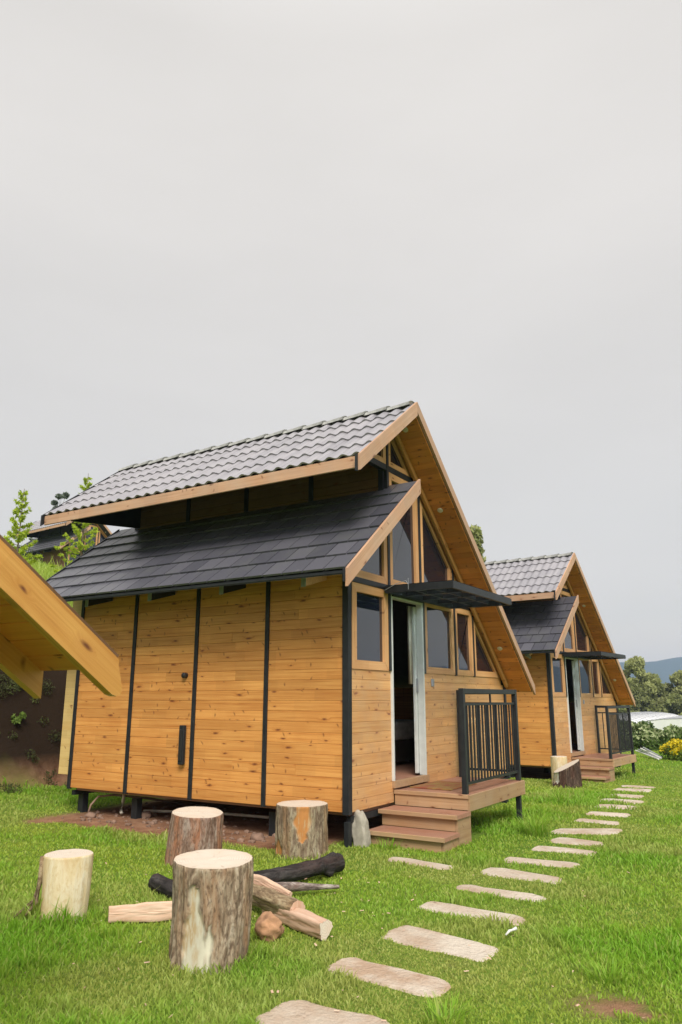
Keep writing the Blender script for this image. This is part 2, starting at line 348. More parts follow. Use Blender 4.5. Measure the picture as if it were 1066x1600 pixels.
def dirt_mask(x, y):
    lx = x - X0; u = y - Y0; n = fbm(x * 2.3, y * 2.3, 21)
    e_ = -.68 + .12 * (lx + 3.9) * .5 + (n - .5) * .7
    a = sm(0, .18, u - e_) * sm(0, .5, lx + 4.75) * (1 - sm(0, .25, lx + .35)) * (1 - sm(5.2, 5.5, u))
    # under cabin two
    b = sm(0, .2, u - 10.5) * (1 - sm(15, 15.4, u)) * sm(0, .3, lx + 5.2) * (1 - sm(0, .3, lx + 1.2))
    c = np.exp(-(((x + 1.0) / .30) ** 2 + ((y - 4.38) / .17) ** 2)) * (n > .38) * 1.3
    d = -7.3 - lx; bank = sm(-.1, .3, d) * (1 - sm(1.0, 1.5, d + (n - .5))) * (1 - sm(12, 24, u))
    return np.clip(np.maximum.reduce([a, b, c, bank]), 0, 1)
def spread(a, b, s):  return np.arange(a, b, s)
gx = np.concatenate([-np.geomspace(1350, 45, 26), spread(-44, -14, .7), spread(-14, 1.5, .11), spread(1.5, 12, .5), np.geomspace(12, 1350, 26)])
gy = np.concatenate([-np.geomspace(380, 8, 14), spread(-7.5, 2.5, .4), spread(2.5, 18, .11), spread(18, 50, .45), np.geomspace(50, 2150, 30)])
GX, GY = np.meshgrid(gx, gy, indexing='ij'); GZ = terr(GX, GY)
nx, ny = GX.shape; idx = np.arange(nx * ny).reshape(nx, ny)
F = np.stack([idx[:-1, :-1], idx[1:, :-1], idx[1:, 1:], idx[:-1, 1:]], -1).reshape(-1, 4)
me = np_mesh('ground', np.stack([GX, GY, GZ], -1).reshape(-1, 3), F)
fattr(me, 'dirt', dirt_mask(GX, GY).ravel()); me.polygons.foreach_set('use_smooth', [True] * len(me.polygons))
m = MT('lawn_soil'); geo = m.n('ShaderNodeNewGeometry'); P_ = geo.outputs['Position']
g = m.mix(m.ramp(m.noise(P_, .55, 6, .65), [(.35, 0.), (.65, 1.)]), (.13, .27, .025), (.24, .33, .05))
g = m.mix(m.ramp(m.noise(P_, 24, 5, .7), [(.35, 0.), (.7, .75)]), g, (.05, .085, .014))
g = m.mix(m.ramp(m.noise(P_, 3.1, 5, .7), [(.56, 0.), (.72, .5)]), g, (.20, .17, .07))
s_ = m.mix(m.ramp(m.noise(P_, 3, 7, .7), [(.35, 0.), (.65, 1.)]), (.19, .088, .05), (.42, .24, .145))
s_ = m.mix(m.ramp(m.noise(P_, 22, 5, .7), [(.5, 0.), (.7, .6)]), s_, (.30, .19, .12))
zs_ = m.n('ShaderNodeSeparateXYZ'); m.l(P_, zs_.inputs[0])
s_ = m.mix(m.math('MULTIPLY_ADD', zs_.outputs[2], 2.2, -.7, clamp=True), s_, (.035, .022, .014))  # soil darkens with height: shade on the earth bank is put into its colour
at = m.n('ShaderNodeAttribute'); at.attribute_name = 'dirt'
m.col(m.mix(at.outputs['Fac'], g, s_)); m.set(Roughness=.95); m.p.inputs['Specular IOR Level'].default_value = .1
m.bump(m.math('ADD', m.noise(P_, 18, 7, .7), m.noise(P_, 70, 3)), .8, .03)
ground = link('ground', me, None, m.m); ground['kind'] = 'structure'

# ------------------------------------------------------------------ far mountain
mx = np.linspace(-1300, 900, 160); my = np.linspace(1200, 2100, 30)
MX, MY = np.meshgrid(mx, my, indexing='ij')
rid = sm(1200, 1650, MY) * (1 - .4 * sm(1700, 2100, MY))
MZ = -4 + rid * 1.08 * (62 + 60 * (fbm(MX * .0016, MY * .0012, 40, 5) - .5) + 30 * (fbm(MX * .009, MY * .009, 44, 4) - .5))
idx = np.arange(MX.size).reshape(MX.shape); F = np.stack([idx[:-1, :-1], idx[1:, :-1], idx[1:, 1:], idx[:-1, 1:]], -1).reshape(-1, 4)
me = np_mesh('mountain', np.stack([MX, MY, MZ], -1).reshape(-1, 3), F); me.polygons.foreach_set('use_smooth', [True] * len(me.polygons))
mm = MT('forest_mountain'); P_ = mm.n('ShaderNodeNewGeometry').outputs['Position']
mm.col(mm.mix(mm.ramp(mm.noise(P_, .012, 8, .7), [(.35, 0.), (.65, 1.)]), (.012, .030, .06), (.025, .05, .085))); mm.set(Roughness=1.)
o = link('mountain', me, None, mm.m); o['kind'] = 'structure'

# ------------------------------------------------------------------ cabin
def zl(u): return 3.07 + .79 * (u + .7)          # top of lower near roof
def zu(u): return 4.38 + .76 * (u + .42)         # top of upper near roof
def zf(u): return 5.46 - .856 * (u - 1.0)        # top of far roof
RX0, RX1 = -5.0, .42
NOR = {'l': Vector((0, -.79, 1)).normalized(), 'u': Vector((0, -.76, 1)).normalized(), 'f': Vector((0, .856, 1)).normalized()}
def wave_me(wd, ln, n=9, amp=.016, lip=.022, rows=1):
    v = []; f = []
    for r_, (y, dz) in enumerate(((0, 0), (ln, -lip))):
        for i in range(n + 1):
            a = i / n; v.append((a * wd, y, dz + amp * math.cos(2 * math.pi * (a + .25))))
    for i in range(n): f.append((i, i + 1, n + 2 + i, n + 1 + i))
    b = len(v)
    for i in range(n + 1):
        a = i / n; v.append((a * wd, 0, amp * math.cos(2 * math.pi * (a + .25)))); 
    for i in range(n + 1):
        a = i / n; v.append((a * wd, 0.004, -lip + amp * math.cos(2 * math.pi * (a + .25))))
    for i in range(n): f.append((b + i, b + n + 1 + i, b + n + 2 + i, b + i + 1))
    me = mesh('roof_tile', v, f); me.polygons.foreach_set('use_smooth', [True] * n + [False] * n); me.materials.append(M['wave']); return me
def flat_me(wd, ln):
    w2 = wd - .011; v = []; f = []
    t0, t1 = .022, .006
    mb = MB(); mb.v = [(.003, 0, 0), (w2, 0, 0), (w2, ln, -.014), (.003, ln, -.014), (.003, 0, t0), (w2, 0, t0), (w2, ln, -.002), (.003, ln, -.002)]
    c = .004
    mb.f = [(3, 2, 1, 0), (4, 5, 6, 7), (0, 1, 5, 4), (1, 2, 6, 5), (2, 3, 7, 6), (3, 0, 4, 7)]
    me = mesh('roof_tile', mb.v, mb.f); me.materials.append(M['slate']); return me
def win(parent, poly, tw=.09, mat=None, x=-.03, t=.044, nm='window'):
    """glazed unit in the gable wall: pane + frame pieces along each edge, poly in (u,z), counter-clockwise"""
    mat = mat or M['trim']; n = len(poly); P = [Vector(p) for p in poly]
    def inset(d):
        L_ = []
        for i in range(n):
            a, b = P[i], P[(i + 1) % n]; dr = (b - a).normalized(); nr = Vector((-dr.y, dr.x)); L_.append((a + nr * d, dr))
        r_ = []
        for i in range(n):
            (p1, d1), (p2, d2) = L_[i - 1], L_[i]
            cr = d1.x * d2.y - d1.y * d2.x; s_ = ((p2 - p1).x * d2.y - (p2 - p1).y * d2.x) / cr; r_.append(p1 + d1 * s_)
        return r_
    Q = inset(tw); G = inset(tw - .015)
    wdw = slab(parent, nm, (x + .004, 0, 0), (0, 1, 0), (0, 0, 1), [tuple(g) for g in G], .008, M['glass'])
    for i in range(n):
        a, b, qb, qa = P[i], P[(i + 1) % n], Q[(i + 1) % n], Q[i]; dr = (b - a).normalized(); nr = Vector((-dr.y, dr.x))
        sh = .0015
        pts = [((p - a).dot(dr) + (sh if k in (0, 3) else -sh), (p - a).dot(nr)) for k, p in enumerate((a, b, qb, qa))]
        fp = slab(wdw, 'frame_piece', (x, a.x, a.y), (0, dr.x, dr.y), (0, nr.x, nr.y), pts, t + (.002 if i % 2 else 0), mat)
        fp.matrix_basis = wdw.matrix_basis.inverted() @ fp.matrix_basis
    return wdw

def make_cabin(root, det):
    S = M['steel']; rnd = random.Random(3)
    # --- floor and legs
    fl = MB(); fl.box(-4.45, -.05, .10, 4.90, .52, .556); fl.box(-4.42, -.06, .08, 4.86, .56, .79); fl.build('floor', M['deck'], root)
    for q in ((-.06, .0), (-4.5, -4.44)): MB().box(*q, .06, 4.9, .46, .5195).build('floor_rim', S, root)
    for x in (-4.45, -3.4, -2.27, -1.14, -.06):
        for u in (.22, 2.4, 4.85):
            MB().box(x - .05, x + .05, u - .04, u + .05, -.4, .47).build('leg', S, root)
    # --- side wall with boards
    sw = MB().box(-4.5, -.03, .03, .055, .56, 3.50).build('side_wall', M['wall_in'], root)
    px_ = [-4.5, -3.40, -2.27, -1.14, -.035]
    for k in range(4):
        a, b = px_[k] + .02, px_[k + 1] - .02
        for i in range(25):
            z = .56 + .1162 * i + .0581
            if det == 0: continue
            split = rnd.random() < .30
            cuts = [a, a + (b - a) * rnd.uniform(.3, .7), b] if split and det == 2 and rnd.random() < .5 else [a, b]
            for c0, c1 in zip(cuts[:-1], cuts[1:]):
                plank(sw, 'board', (c0 + .0008, .02, z), (c1 - .0008, .02, z), (0, 0, 1), .1146, .02, M['side'], .0036).location.y += rnd.uniform(-.0012, .0012)
    if det == 0:
        q = MB(); [q.box(-4.5, 0, .008, .03, .56 + .1 * i, .658 + .1 * i) for i in range(29)]; q.build('board', M['hill'], sw, kind='stuff')
    for x in (px_[:4] if det else []): MB().box(x - .027, x + .027, -.012, .03, .545, 3.45).build('post', S, root, bevel=.003)
    MB().box(-.068, .012, -.014, .066, .54, 3.50).build('post', S, root, bevel=.004)
    # --- front wall lower boards
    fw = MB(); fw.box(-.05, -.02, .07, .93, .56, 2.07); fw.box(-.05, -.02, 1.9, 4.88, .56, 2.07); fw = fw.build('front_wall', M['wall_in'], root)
    for i in range(13):
        z = .56 + .1162 * i + .0581
        if det == 0: continue
        plank(fw, 'board', (-.01, .067, z), (-.01, 1.03 if True else .93, z), (0, 0, 1), .1146, .022, M['front'], .0036)
        if i < 12: plank(fw, 'board', (-.01, 1.895, z), (-.01, 4.90 if z < 1.9 else 4.85, z), (0, 0, 1), .1146, .022, M['front'], .0036)
        else: plank(fw, 'board', (-.01, 1.895, z), (-.01, 4.78, z), (0, 0, 1), .1146, .022, M['front'], .0036)
    if det == 0:
        q = MB(); q.box(-.02, 0, .067, .985, .56, 2.07); q.box(-.02, 0, 1.895, 4.9, .56, 2.0); q.build('board', M['front'], fw, kind='stuff')
    # steel members of the gable
    for (u0, u1, z0, z1) in ((.93, .985, 2.075, 5.26), (1.825, 1.88, 3.12, 4.58), (1.885, 1.945, 2.06, 3.05), (2.925, 2.975, 2.06, 3.68), (3.622, 3.66, 2.06, 2.98), (4.88, 4.94, .5, 2.02)):
        MB().box(-.05, .028, u0, u1, z0, z1).build('gable_post', S, root, bevel=.003)
    MB().box(-.05, .024, .066, 3.50, 3.052, 3.118).build('gable_beam', S, root, bevel=.003)
    MB().box(-.05, .022, .30, 1.74, 4.61, 4.69).build('gable_beam', S, root, bevel=.003)
    sl = lambda u: zl(u) - .13
    su = lambda u: zu(u) - .13
    sf = lambda u: zf(u) - .17
    win(root, [(.07, 2.07), (.928, 2.07), (.928, 3.05), (.07, 3.05)], .10)
    win(root, [(.07, 3.12), (.928, 3.12), (.928, sl(.928)), (.07, sl(.07))], .09)
    win(root, [(.987, 3.12), (1.823, 3.12), (1.823, 4.57), (1.80, 4.608), (.987, 4.608)], .09)
    win(root, [(1.882, 3.12), (2.922, 3.12), (2.922, sf(2.922)), (1.882, sf(1.882))], .09)
    win(root, [(2.977, 3.12), (3.50, 3.12), (2.977, sf(2.977))], .06)
    win(root, [(1.947, 2.07), (2.923, 2.07), (2.923, 3.05), (1.947, 3.05)], .085)
    win(root, [(2.977, 2.07), (3.62, 2.07), (3.62, sf(3.62)), (3.60, 3.05), (2.977, 3.05)], .08)
    win(root, [(3.662, 2.07), (4.74, 2.07), (3.662, sf(3.662))], .085)
    win(root, [(.987, 4.692), (1.69, 4.692), (1.0, 5.275), (.987, 5.27)], .07)
    win(root, [(.50, 4.692), (.928, 4.692), (.928, su(.928)), (.50, su(.50))], .07)
    # trim along the sloping soffit
    a, b = Vector((.07, .99, sf(.99) - .04)), Vector((.07, 4.86, sf(4.86) - .04))
    plank(root, 'rafter_trim', a, b, (0, .856, 1), .075, .045, M['trim_o'])
    MB().box(-.02, .06, 1.0, 1.86, 2.985, 3.05).build('door_head_packing', S, root)
    # --- door
    dr = MB(); dr.box(-.06, .03, .987, 1.02, .80, 3.03); dr.box(-.06, .03, 1.848, 1.883, .80, 3.03); dr.box(-.06, .03, 1.02, 1.848, 2.965, 3.03)
    dr = dr.build('door', M['white'], root, bevel=.004)
    lf = MB(); lf.box(-.10, -.065, 1.80, 1.86, .82, 2.94); lf.box(-.10, -.065, 1.86, 2.45, .82, .90); lf.box(-.10, -.065, 1.86, 2.45, 2.86, 2.94); lf.box(-.10, -.065, 2.45, 2.53, .82, 2.94)
    lf = lf.build('sliding_leaf', M['white'], dr, bevel=.003)
    MB().box(-.087, -.079, 1.86, 2.45, .90, 2.86).build('door_pane', M['glass'], dr)
    MB().box(-.064, -.04, 1.812, 1.838, 1.82, 2.0).build('handle', M['steel_l'], dr, bevel=.006)
    MB().box(-.02, .04, .99, 1.93, .72, .80).build('threshold', M['step'], root, bevel=.004)
    # --- back wall, far wall, clerestory
    slab(root, 'back_wall', (-4.5, 0, 0), (0, 1, 0), (0, 0, 1), [(.02, .56), (4.9, .56), (4.9, sf(4.9)), (1.0, 5.27), (.92, 5.2), (.92, zl(.92) - .15), (.02, sl(.02))], .04, M['side'])
    MB().box(-4.48, -.05, 4.88, 4.92, .56, 1.93).build('far_wall', M['side'], root)
    cw = MB().box(-4.5, -.06, .93, .96, 4.2, 5.24).build('clerestory_wall', M['wall_in'], root)
    if det:
        for k in range(4):
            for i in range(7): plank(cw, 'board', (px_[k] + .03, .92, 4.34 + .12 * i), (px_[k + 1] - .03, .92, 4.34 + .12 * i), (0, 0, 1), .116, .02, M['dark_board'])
    for x in px_[:4] + [-.05]: MB().box(x - .035, x + .035, .895, .93, 4.25, 5.2).build('clerestory_post', S, root)
    slab(root, 'rear_cheek', (-4.46, 0, 0), (0, 1, 0), (0, 0, 1), [(-.38, 4.23), (.925, 4.37), (.925, 5.22), (-.38, 4.26)], .03, M['steel'])
    # --- roofs: deck boards, tiles
    def roof(nm, u0, u1, zt, key, th=.10, dz=0):
        N_ = NOR[key]; vs = [(x, u, zt(u) - dz - d) for d in (.04, th + .02) for x, u in ((RX0, u0), (RX1, u0), (RX1, u1), (RX0, u1))]
        me = mesh(nm, vs, [(0, 1, 2, 3), (7, 6, 5, 4), (0, 4, 5, 1), (1, 5, 6, 2), (2, 6, 7, 3), (3, 7, 4, 0)]); bm_fix(me)
        return link(nm, me, root, M['roof_under'])
    rl = roof('lower_roof', -.70, 1.0, zl, 'l', .05); ru = roof('upper_roof', -.40, .985, zu, 'u'); rf = roof('far_roof', 1.015, 5.08, zf, 'f', .10)
    # flat tiles
    rows = 7; Ls = math.hypot(1.72, .79 * 1.72) / rows; wd = (RX1 - RX0) / 20
    key = ('flat', round(Ls, 3))
    fm = cache.setdefault(key, flat_me(wd, Ls + .03))
    sd_ = Vector((0, 1, .79)).normalized(); big = MB()
    for r_ in range(rows):
        off = wd * .5 * (r_ % 2)
        xs = [RX0 + i * wd - off for i in range(20 + (r_ % 2))]
        for x in xs:
            xa = max(x, RX0); xb = min(x + wd, RX1)
            if xb - xa < .05: continue
            u = -.72 + r_ * Ls / math.hypot(1, .79)
            mt = frame((xa, u, zl(u) + .0), (1, 0, 0), sd_)
            if det:
                if xb - xa < wd * .9:
                    fm2 = cache.setdefault(('flat', r_ % 2, 'half', round(xb - xa, 2)), flat_me(xb - xa, Ls + .03))
                else: fm2 = fm
                o = link('roof_tile', fm2, rl); o.matrix_basis = mt @ Matrix.Rotation(rnd.uniform(-.006, .006), 4, 'X') @ Matrix.Translation((0, 0, rnd.uniform(0, .003)))
            else:
                b_ = len(big.v); big.v += [tuple(mt @ Vector(q)) for q in [tuple(v.co) for v in fm.vertices]]; big.f += [tuple(b_ + i for i in p.vertices) for p in fm.polygons]
    if not det: big.build('roof_tile', M['slate'], rl, kind='stuff')
    # wavy tiles
    rows = 5; Ls = math.hypot(1.42, .76 * 1.42) / rows; nw = 30; wd = (RX1 - RX0 + .01) / nw
    wm = cache.setdefault('wave', wave_me(wd, Ls + .01)); sd_ = Vector((0, 1, .76)).normalized(); big = MB()
    for r_ in range(rows):
        for i in range(nw):
            u = -.44 + r_ * Ls / math.hypot(1, .76)
            mt = frame((RX0 + i * wd, u, zu(u) + .03), (1, 0, 0), sd_)
            if det: o = link('roof_tile', wm, ru); o.matrix_basis = mt @ Matrix.Translation((0, rnd.uniform(-.003, .003), rnd.uniform(0, .002)))
            else:
                b_ = len(big.v); big.v += [tuple(mt @ v.co) for v in wm.vertices]; big.f += [tuple(b_ + i for i in p.vertices) for p in wm.polygons]
    if not det: big.build('roof_tile', M['wave'], ru, kind='stuff')
    # far slope sheet of wavy tiles, one mesh
    if 'farsheet' not in cache:
        big = MB(); sd_ = Vector((0, -1, .856)).normalized(); rows = 15; Lf = math.hypot(4.12, .856 * 4.12) / rows
        for r_ in range(rows):
            for i in range(nw):
                u = 5.12 - r_ * Lf / math.hypot(1, .856)
                mt = frame((RX1 - i * wd, u, zf(u) + .012), (-1, 0, 0), sd_)
                b_ = len(big.v); big.v += [tuple(mt @ v.co) for v in wm.vertices]; big.f += [tuple(b_ + i for i in p.vertices) for p in wm.polygons]
        cache['farsheet'] = mesh('far_roof_tiles', big.v, big.f); cache['farsheet'].materials.append(M['wave'])
    link('far_roof_tiles', cache['farsheet'], rf)['kind'] = 'stuff'
    # ridge caps
    if 'cap' not in cache:
        v = []; f = []; n = 7
        for x, s_ in ((0, 1.12), (.36, .95)):
            for i in range(n + 1):
                a = math.pi * i / n; v.append((x, math.cos(a) * .125 * s_, -.02 + math.sin(a) * .078 * s_))
        for i in range(n): f.append((i, i + 1, n + 2 + i, n + 1 + i))
        f.append(tuple(range(n + 1))); cache['cap'] = mesh('ridge_tile', v, f, True); cache['cap'].materials.append(M['ridge'])
    for i in range(16 if det else 0):
        o = link('ridge_tile', cache['cap'], ru); o.location = (RX1 - .02 - i * .337, 1.0, 5.44); o.rotation_euler = (0, R(2), math.pi)
    # soffit boards
    k0 = 0
    us = np.arange(1.03, 5.06, .1 / math.hypot(1, .856))
    for u in us:
        if det == 0: continue
        uc = u + .038
        if uc > 5.06: break
        plank(rf, 'soffit_board', (.0, uc, zf(uc) - .133), (.415, uc, zf(uc) - .133), (0, 1, -.856), .0975, .014, M['soffit'], .003)
    vs = [(-4.44, 4.9), (-.05, 4.9)]
    # lights in the soffit
    for u in (1.14, 2.17, 4.28):
        o = MB().tube([(0, 0, 0), (0, 0, .012)], [.042, .036], 20); o.tube([(0, 0, .004), (0, 0, .0145)], [.024, .020], 16)
        o = o.build('ceiling_light', M['lamp'], root); nv = -NOR['f']; o.matrix_basis = frame((.20, u, zf(u) - .140 / 1), (1, 0, 0), nv.cross(Vector((1, 0, 0))))
    # barge boards, fascia
    def barge(u0, u1, zt, h, mat, x=RX1 + .003, t=.032, up=.0, name='barge_board'):
        a = Vector((0, u0, zt(u0))); b = Vector((0, u1, zt(u1))); d = (b - a).normalized(); nn = Vector((0, -d.z, d.y))
        loc = lambda u, z: ((Vector((0, u, z)) - a).dot(d), (Vector((0, u, z)) - a).dot(nn))
        poly = [loc(u0, zt(u0) + up), loc(u1, zt(u1) + up), loc(u1, zt(u1) + up - h), loc(u0, zt(u0) + up - h)]
        return slab(root, name, (x, u0, zt(u0)), d, nn, poly, t, mat)
    barge(-.74, 1.03, zl, .19, M['fascia'], up=.015)
    barge(-.47, .998, zu, .19, M['fascia'], up=.03)
    barge(5.14, 1.002, zf, .145, M['fascia'], up=.03)
    for u0, u1, zt, h in ((-.74, 1.0, zl, .14), (-.47, .998, zu, .16), (5.14, 1.002, zf, .14)):
        barge(u0, u1, zt, h, S, x=RX0 - .035, t=.03, up=.03)
    plank(root, 'fascia', (RX0, -.415, zu(-.415) - .085), (RX1 - .002, -.415, zu(-.415) - .085), (0, 0, 1), .135, .028, M['fascia'])
    plank(root, 'drip_edge', (RX0, -.70, zl(-.70) - .045), (RX1 - .002, -.70, zl(-.70) - .045), (0, 0, 1), .035, .02, S)
    MB().box(.40, .425, -.755, -.715, zl(-.72) - .14, zl(-.72) + .01).build('gutter_end', S, root)
    MB().box(.40, .425, -.50, -.475, zu(-.47) - .17, zu(-.47) + .02).build('gutter_end', S, root)
    # outriggers under the lower eave
    for x in (-.32, -1.52, -2.72, -3.92):
        br = MB(); br.v = [(x - .03, -.42, 3.22), (x + .03, -.42, 3.22), (x + .03, 0, 3.55), (x - .03, 0, 3.55), (x - .03, -.42, 2.96), (x + .03, -.42, 2.96), (x + .03, 0, 3.08), (x - .03, 0, 3.08)]
        br.f = [(0, 1, 2, 3), (7, 6, 5, 4), (0, 4, 5, 1), (1, 5, 6, 2), (2, 6, 7, 3), (3, 7, 4, 0)]
        b_ = br.build('eave_bracket', M['trim'] if x > -1 else S, root)
        MB().box(x - .032, x + .032, -.426, -.4205, 2.955, 3.06).build('bracket_end', M['steel_l'], b_)
    # --- canopy over the door
    cn = MB(); z0, z1 = 3.0, 3.085
    cn.box(.03, .94, .80, .84, z0, z1); cn.box(.03, .94, 2.75, 2.79, z0, z1); cn.box(.03, .07, .84, 2.75, z0, z1); cn.box(.90, .94, .84, 2.75, z0, z1)
    for u in (1.32, 1.80, 2.28): cn.box(.07, .90, u - .015, u + .015, z0 + .02, z1 - .01)
    for x in (.35, .62): cn.box(x - .015, x + .015, .84, 2.75, z0 + .025, z1 - .012)
    cn = cn.build('canopy', S, root); cn.rotation_euler = (0, R(0.2), 0)
    MB().box(.04, .93, .81, 2.78, z1 + .001, z1 + .009).build('canopy_sheet', M['poly'], cn)
    if det == 2:
        MB().tube([(.03, .79, 3.03), (.2, .78, 3.10), (.33, .785, 3.13), (.36, .79, 3.08)], .004, 5).tube([(.36, .79, 3.16), (.36, .79, 3.02)], .003, 5).build('wire_tie', M['steel_l'], cn)
    # --- deck, steps
    for k in range(8):
        x = .062 + k * .1135
        if det: plank(root, 'deck_board', (x, 1.075, .682), (x, 2.88, .682), (1, 0, 0), .109, .028, M['deck'], .003)
    if not det: MB().box(.005, .93, 1.06, 2.88, .66, .695).build('deck_board', M['deck'], root)
    dk = MB(); dk.box(.02, .90, 1.08, 2.86, .56, .664); dk.build('deck_frame', M['steel'], root)
    plank(root, 'deck_fascia', (.935, 1.035, .61), (.935, 2.90, .61), (0, 0, 1), .172, .03, M['step'])
    plank(root, 'deck_fascia', (.0, 2.905, .61), (.95, 2.905, .61), (0, 0, 1), .172, .03, M['step'])
    st = empty('steps'); st.parent = root
    def tread(nm, x0, x1, u0, u1, z, t=.042):
        plank(st, nm, (x0, (u0 + u1) / 2, z - t / 2), (x1, (u0 + u1) / 2, z - t / 2), (0, 1, 0), u1 - u0, t, M['deck'], .006)
        plank(st, 'nosing', (x0, u0 - .011, z - t / 2), (x1, u0 - .011, z - t / 2), (0, 0, 1), t + .004, .02, M['step'], .004)
    tread('tread', .015, .945, 1.025, 1.075, .702)
    tread('tread', .02, .975, .63, 1.00, .535); tread('tread', .06, .985, .27, .66, .365)
    for x0, x1, u, z0, z1 in ((.018, .93, 1.035, .535, .662), (.04, .93, .68, .365, .495), (.09, .93, .31, .16, .325)):
        plank(st, 'riser', (x0, u, (z0 + z1) / 2), (x1, u, (z0 + z1) / 2), (0, 0, 1), z1 - z0, .025, M['step'])
    plank(st, 'stringer', (.945, .67, .30), (.945, 1.03, .30), (0, 0, 1), .385, .025, M['step']); plank(st, 'stringer', (.945, .31, .2), (.945, .66, .2), (0, 0, 1), .24, .025, M['step'])
    for u in (1.07, 2.80): MB().box(.865, .925, u - .03, u + .03, -.35, .655).build('deck_leg', S, root, bevel=.003)
    # --- railing
    rg = MB().box(.862, .918, 1.10, 2.82, 1.80, 1.858).build('railing', S, root, bevel=.004)
    for u in (1.04, 2.82): MB().box(.86, .92, u, u + .06, .70, 1.86).build('rail_post', S, rg, bevel=.004)
    for z in (1.665, .795): MB().box(.875, .905, 1.10, 2.82, z, z + .028).build('rail', S, rg)
    MB().box(.88, .90, 1.95, 1.97, 1.693, 1.80).build('rail_stub', S, rg)
    if det:
        bal = cache.setdefault('bal', MB().box(-.009, .009, -.009, .009, .823, 1.665).build('baluster', S).data)
        for o in [o for o in bpy.data.objects if o.name.startswith('baluster') and o.parent is None]: bpy.data.objects.remove(o)
        for k in range(17): o = link('baluster', bal, rg); o.location = (.89, 1.10 + (k + 1) * 1.72 / 18, 0)
        for k in range(5): o = link('baluster', bal, rg); o.location = (.11 + (k + 1) * .75 / 6, 2.85, 0)
    MB().box(.06, .11, 2.82, 2.88, .70, 1.86).build('rail_post', S, rg)
    for q in ((2.825, 2.875, 1.80, 1.855), (2.84, 2.865, 1.665, 1.693), (2.84, 2.865, .795, .823)): MB().box(.11, .86, *q).build('side_rail', S, rg)
    # small switch
    MB().box(.002, .02, 2.13, 2.20, 1.90, 2.0).build('light_switch', M['steel_l'], root, bevel=.004)

cabin1 = empty('cabin', (X0, Y0, 0), 0, label='large orange pine cabin with wavy grey roof and open door, nearest the camera', cat='cabin', group='matching pine cabins in a row')
make_cabin(cabin1, 2)
# extras on cabin one
hb = MB().box(-2.44, -2.36, -.062, -.013, .95, 1.42).build('handle', M['steel'], cabin1, bevel=.008)
MB().box(-2.425, -2.375, -.075, -.062, 1.0, 1.37).build('grip', M['plastic'], hb, bevel=.006)
MB().tube([(-2.43, .01, 2.03), (-2.43, -.045, 2.03), (-2.43, -.055, 2.03)], [.035, .035, .015], 14).build('lock_knob', M['plastic'], cabin1)
bx = MB().box(-4.97, -4.56, .20, 1.1, .70, 3.3).build('rear_store_box', M['wall_in'], cabin1)
for i in range(26): plank(bx, 'board', (-4.97, .19, .75 + .1 * i), (-4.54, .19, .75 + .1 * i), (0, 0, 1), .099, .018, M['pale'], .001)
MB().box(-.06, .0, .005, .075, -.3, .47).build('corner_pier', M['steel'], cabin1, bevel=.004)

cabin2 = empty('cabin', (X0 - .759, Y0 + 10.052, -.289), R(-3.77), label='second pine cabin along the lawn, smaller behind the big one, with wall lamp bracket', cat='cabin', group='matching pine cabins in a row')
make_cabin(cabin2, 1)
lb = MB().tube([(-.55, -.02, 2.85), (-.55, -.30, 2.95), (-.60, -.40, 2.80), (-.66, -.46, 2.62)], .016, 7).tube([(-.42, -.05, 2.95), (-.42, -.32, 3.0)], .03, 8).tube([(-.55, -.2, 2.9), (-.75, -.3, 2.75)], .014, 6)
lb.build('lamp_bracket', M['steel_l'], cabin2)

# things inside and on the first cabin
def cab(x, u, z): return (X0 + x, Y0 + u, z)
bed = empty('bed', cab(-1.7, 2.6, .80), label='bed with white sheet seen through the open door of the large cabin', cat='bed')
MB().box(-1.0, .75, -.9, 1.2, .04, .34).build('bed_frame', M['wall_in'], bed)
MB().box(-1.02, .77, -.92, 1.22, .345, .62).build('mattress', M['white_cloth'], bed, bevel=.05)
for i in range(4): MB().box(-.9 + 1.5 * (i % 2), -.82 + 1.5 * (i % 2), -.8 + 1.8 * (i // 2), -.72 + 1.8 * (i // 2), 0, .04).build('leg', M['wall_in'], bed)
v = []; f = []
for j in range(2):
    for i in range(33): v.append((-.14 + .022 * math.sin(i * 1.1), 1.765 + i * .0040 + (.02 if j == 0 else 0) * (1 - i / 32), 1.93 if j == 0 else 2.95))
f = [(i, i + 1, 34 + i, 33 + i) for i in range(32)]
cu = link('curtain', mesh('curtain', v, f, True), None, M['curtain']); cu.location = (X0, Y0, 0)
so = cu.modifiers.new('solid', 'SOLIDIFY'); so.thickness = .004
tag(cu, 'cream curtain hanging beside the open white-framed door of the large cabin', 'curtain')
dm = MB(); dm.box(.06, .60, 1.32, 2.12, .698, .712); dm = dm.build('doormat', M['mat'], None, bevel=.004); dm.location = (X0, Y0, 0)
tag(dm, 'reddish brown doormat on the deck of the large cabin', 'doormat')
# slanted stone against corner pier
def rock(name, loc, s, mat, seed, sub=3, rough=.25, rot=(0, 0, 0), flat=None):
    bm = bmesh.new(); bmesh.ops.create_icosphere(bm, subdivisions=sub, radius=1)
    for q in bm.verts:
        n = mnoise.fractal(q.co * 1.5 + Vector((seed, seed * .7, 0)), 1, 2, 4); q.co *= 1 + rough * n
        if flat: q.co.x = max(min(q.co.x, flat), -flat); q.co.y = max(min(q.co.y, flat), -flat)
        q.co = Vector((q.co.x * s[0], q.co.y * s[1], q.co.z * s[2]))
    me = bpy.data.meshes.new(name); bm.to_mesh(me); bm.free(); me.polygons.foreach_set('use_smooth', [True] * len(me.polygons))
    o = link(name, me, None, mat); o.location = loc; o.rotation_euler = rot; return o
o = rock('stone_block', cab(.06, .16, .33), (.11, .09, .24), M['concrete'], 3, 4, .22, (R(-4), R(-6), 0), .75)
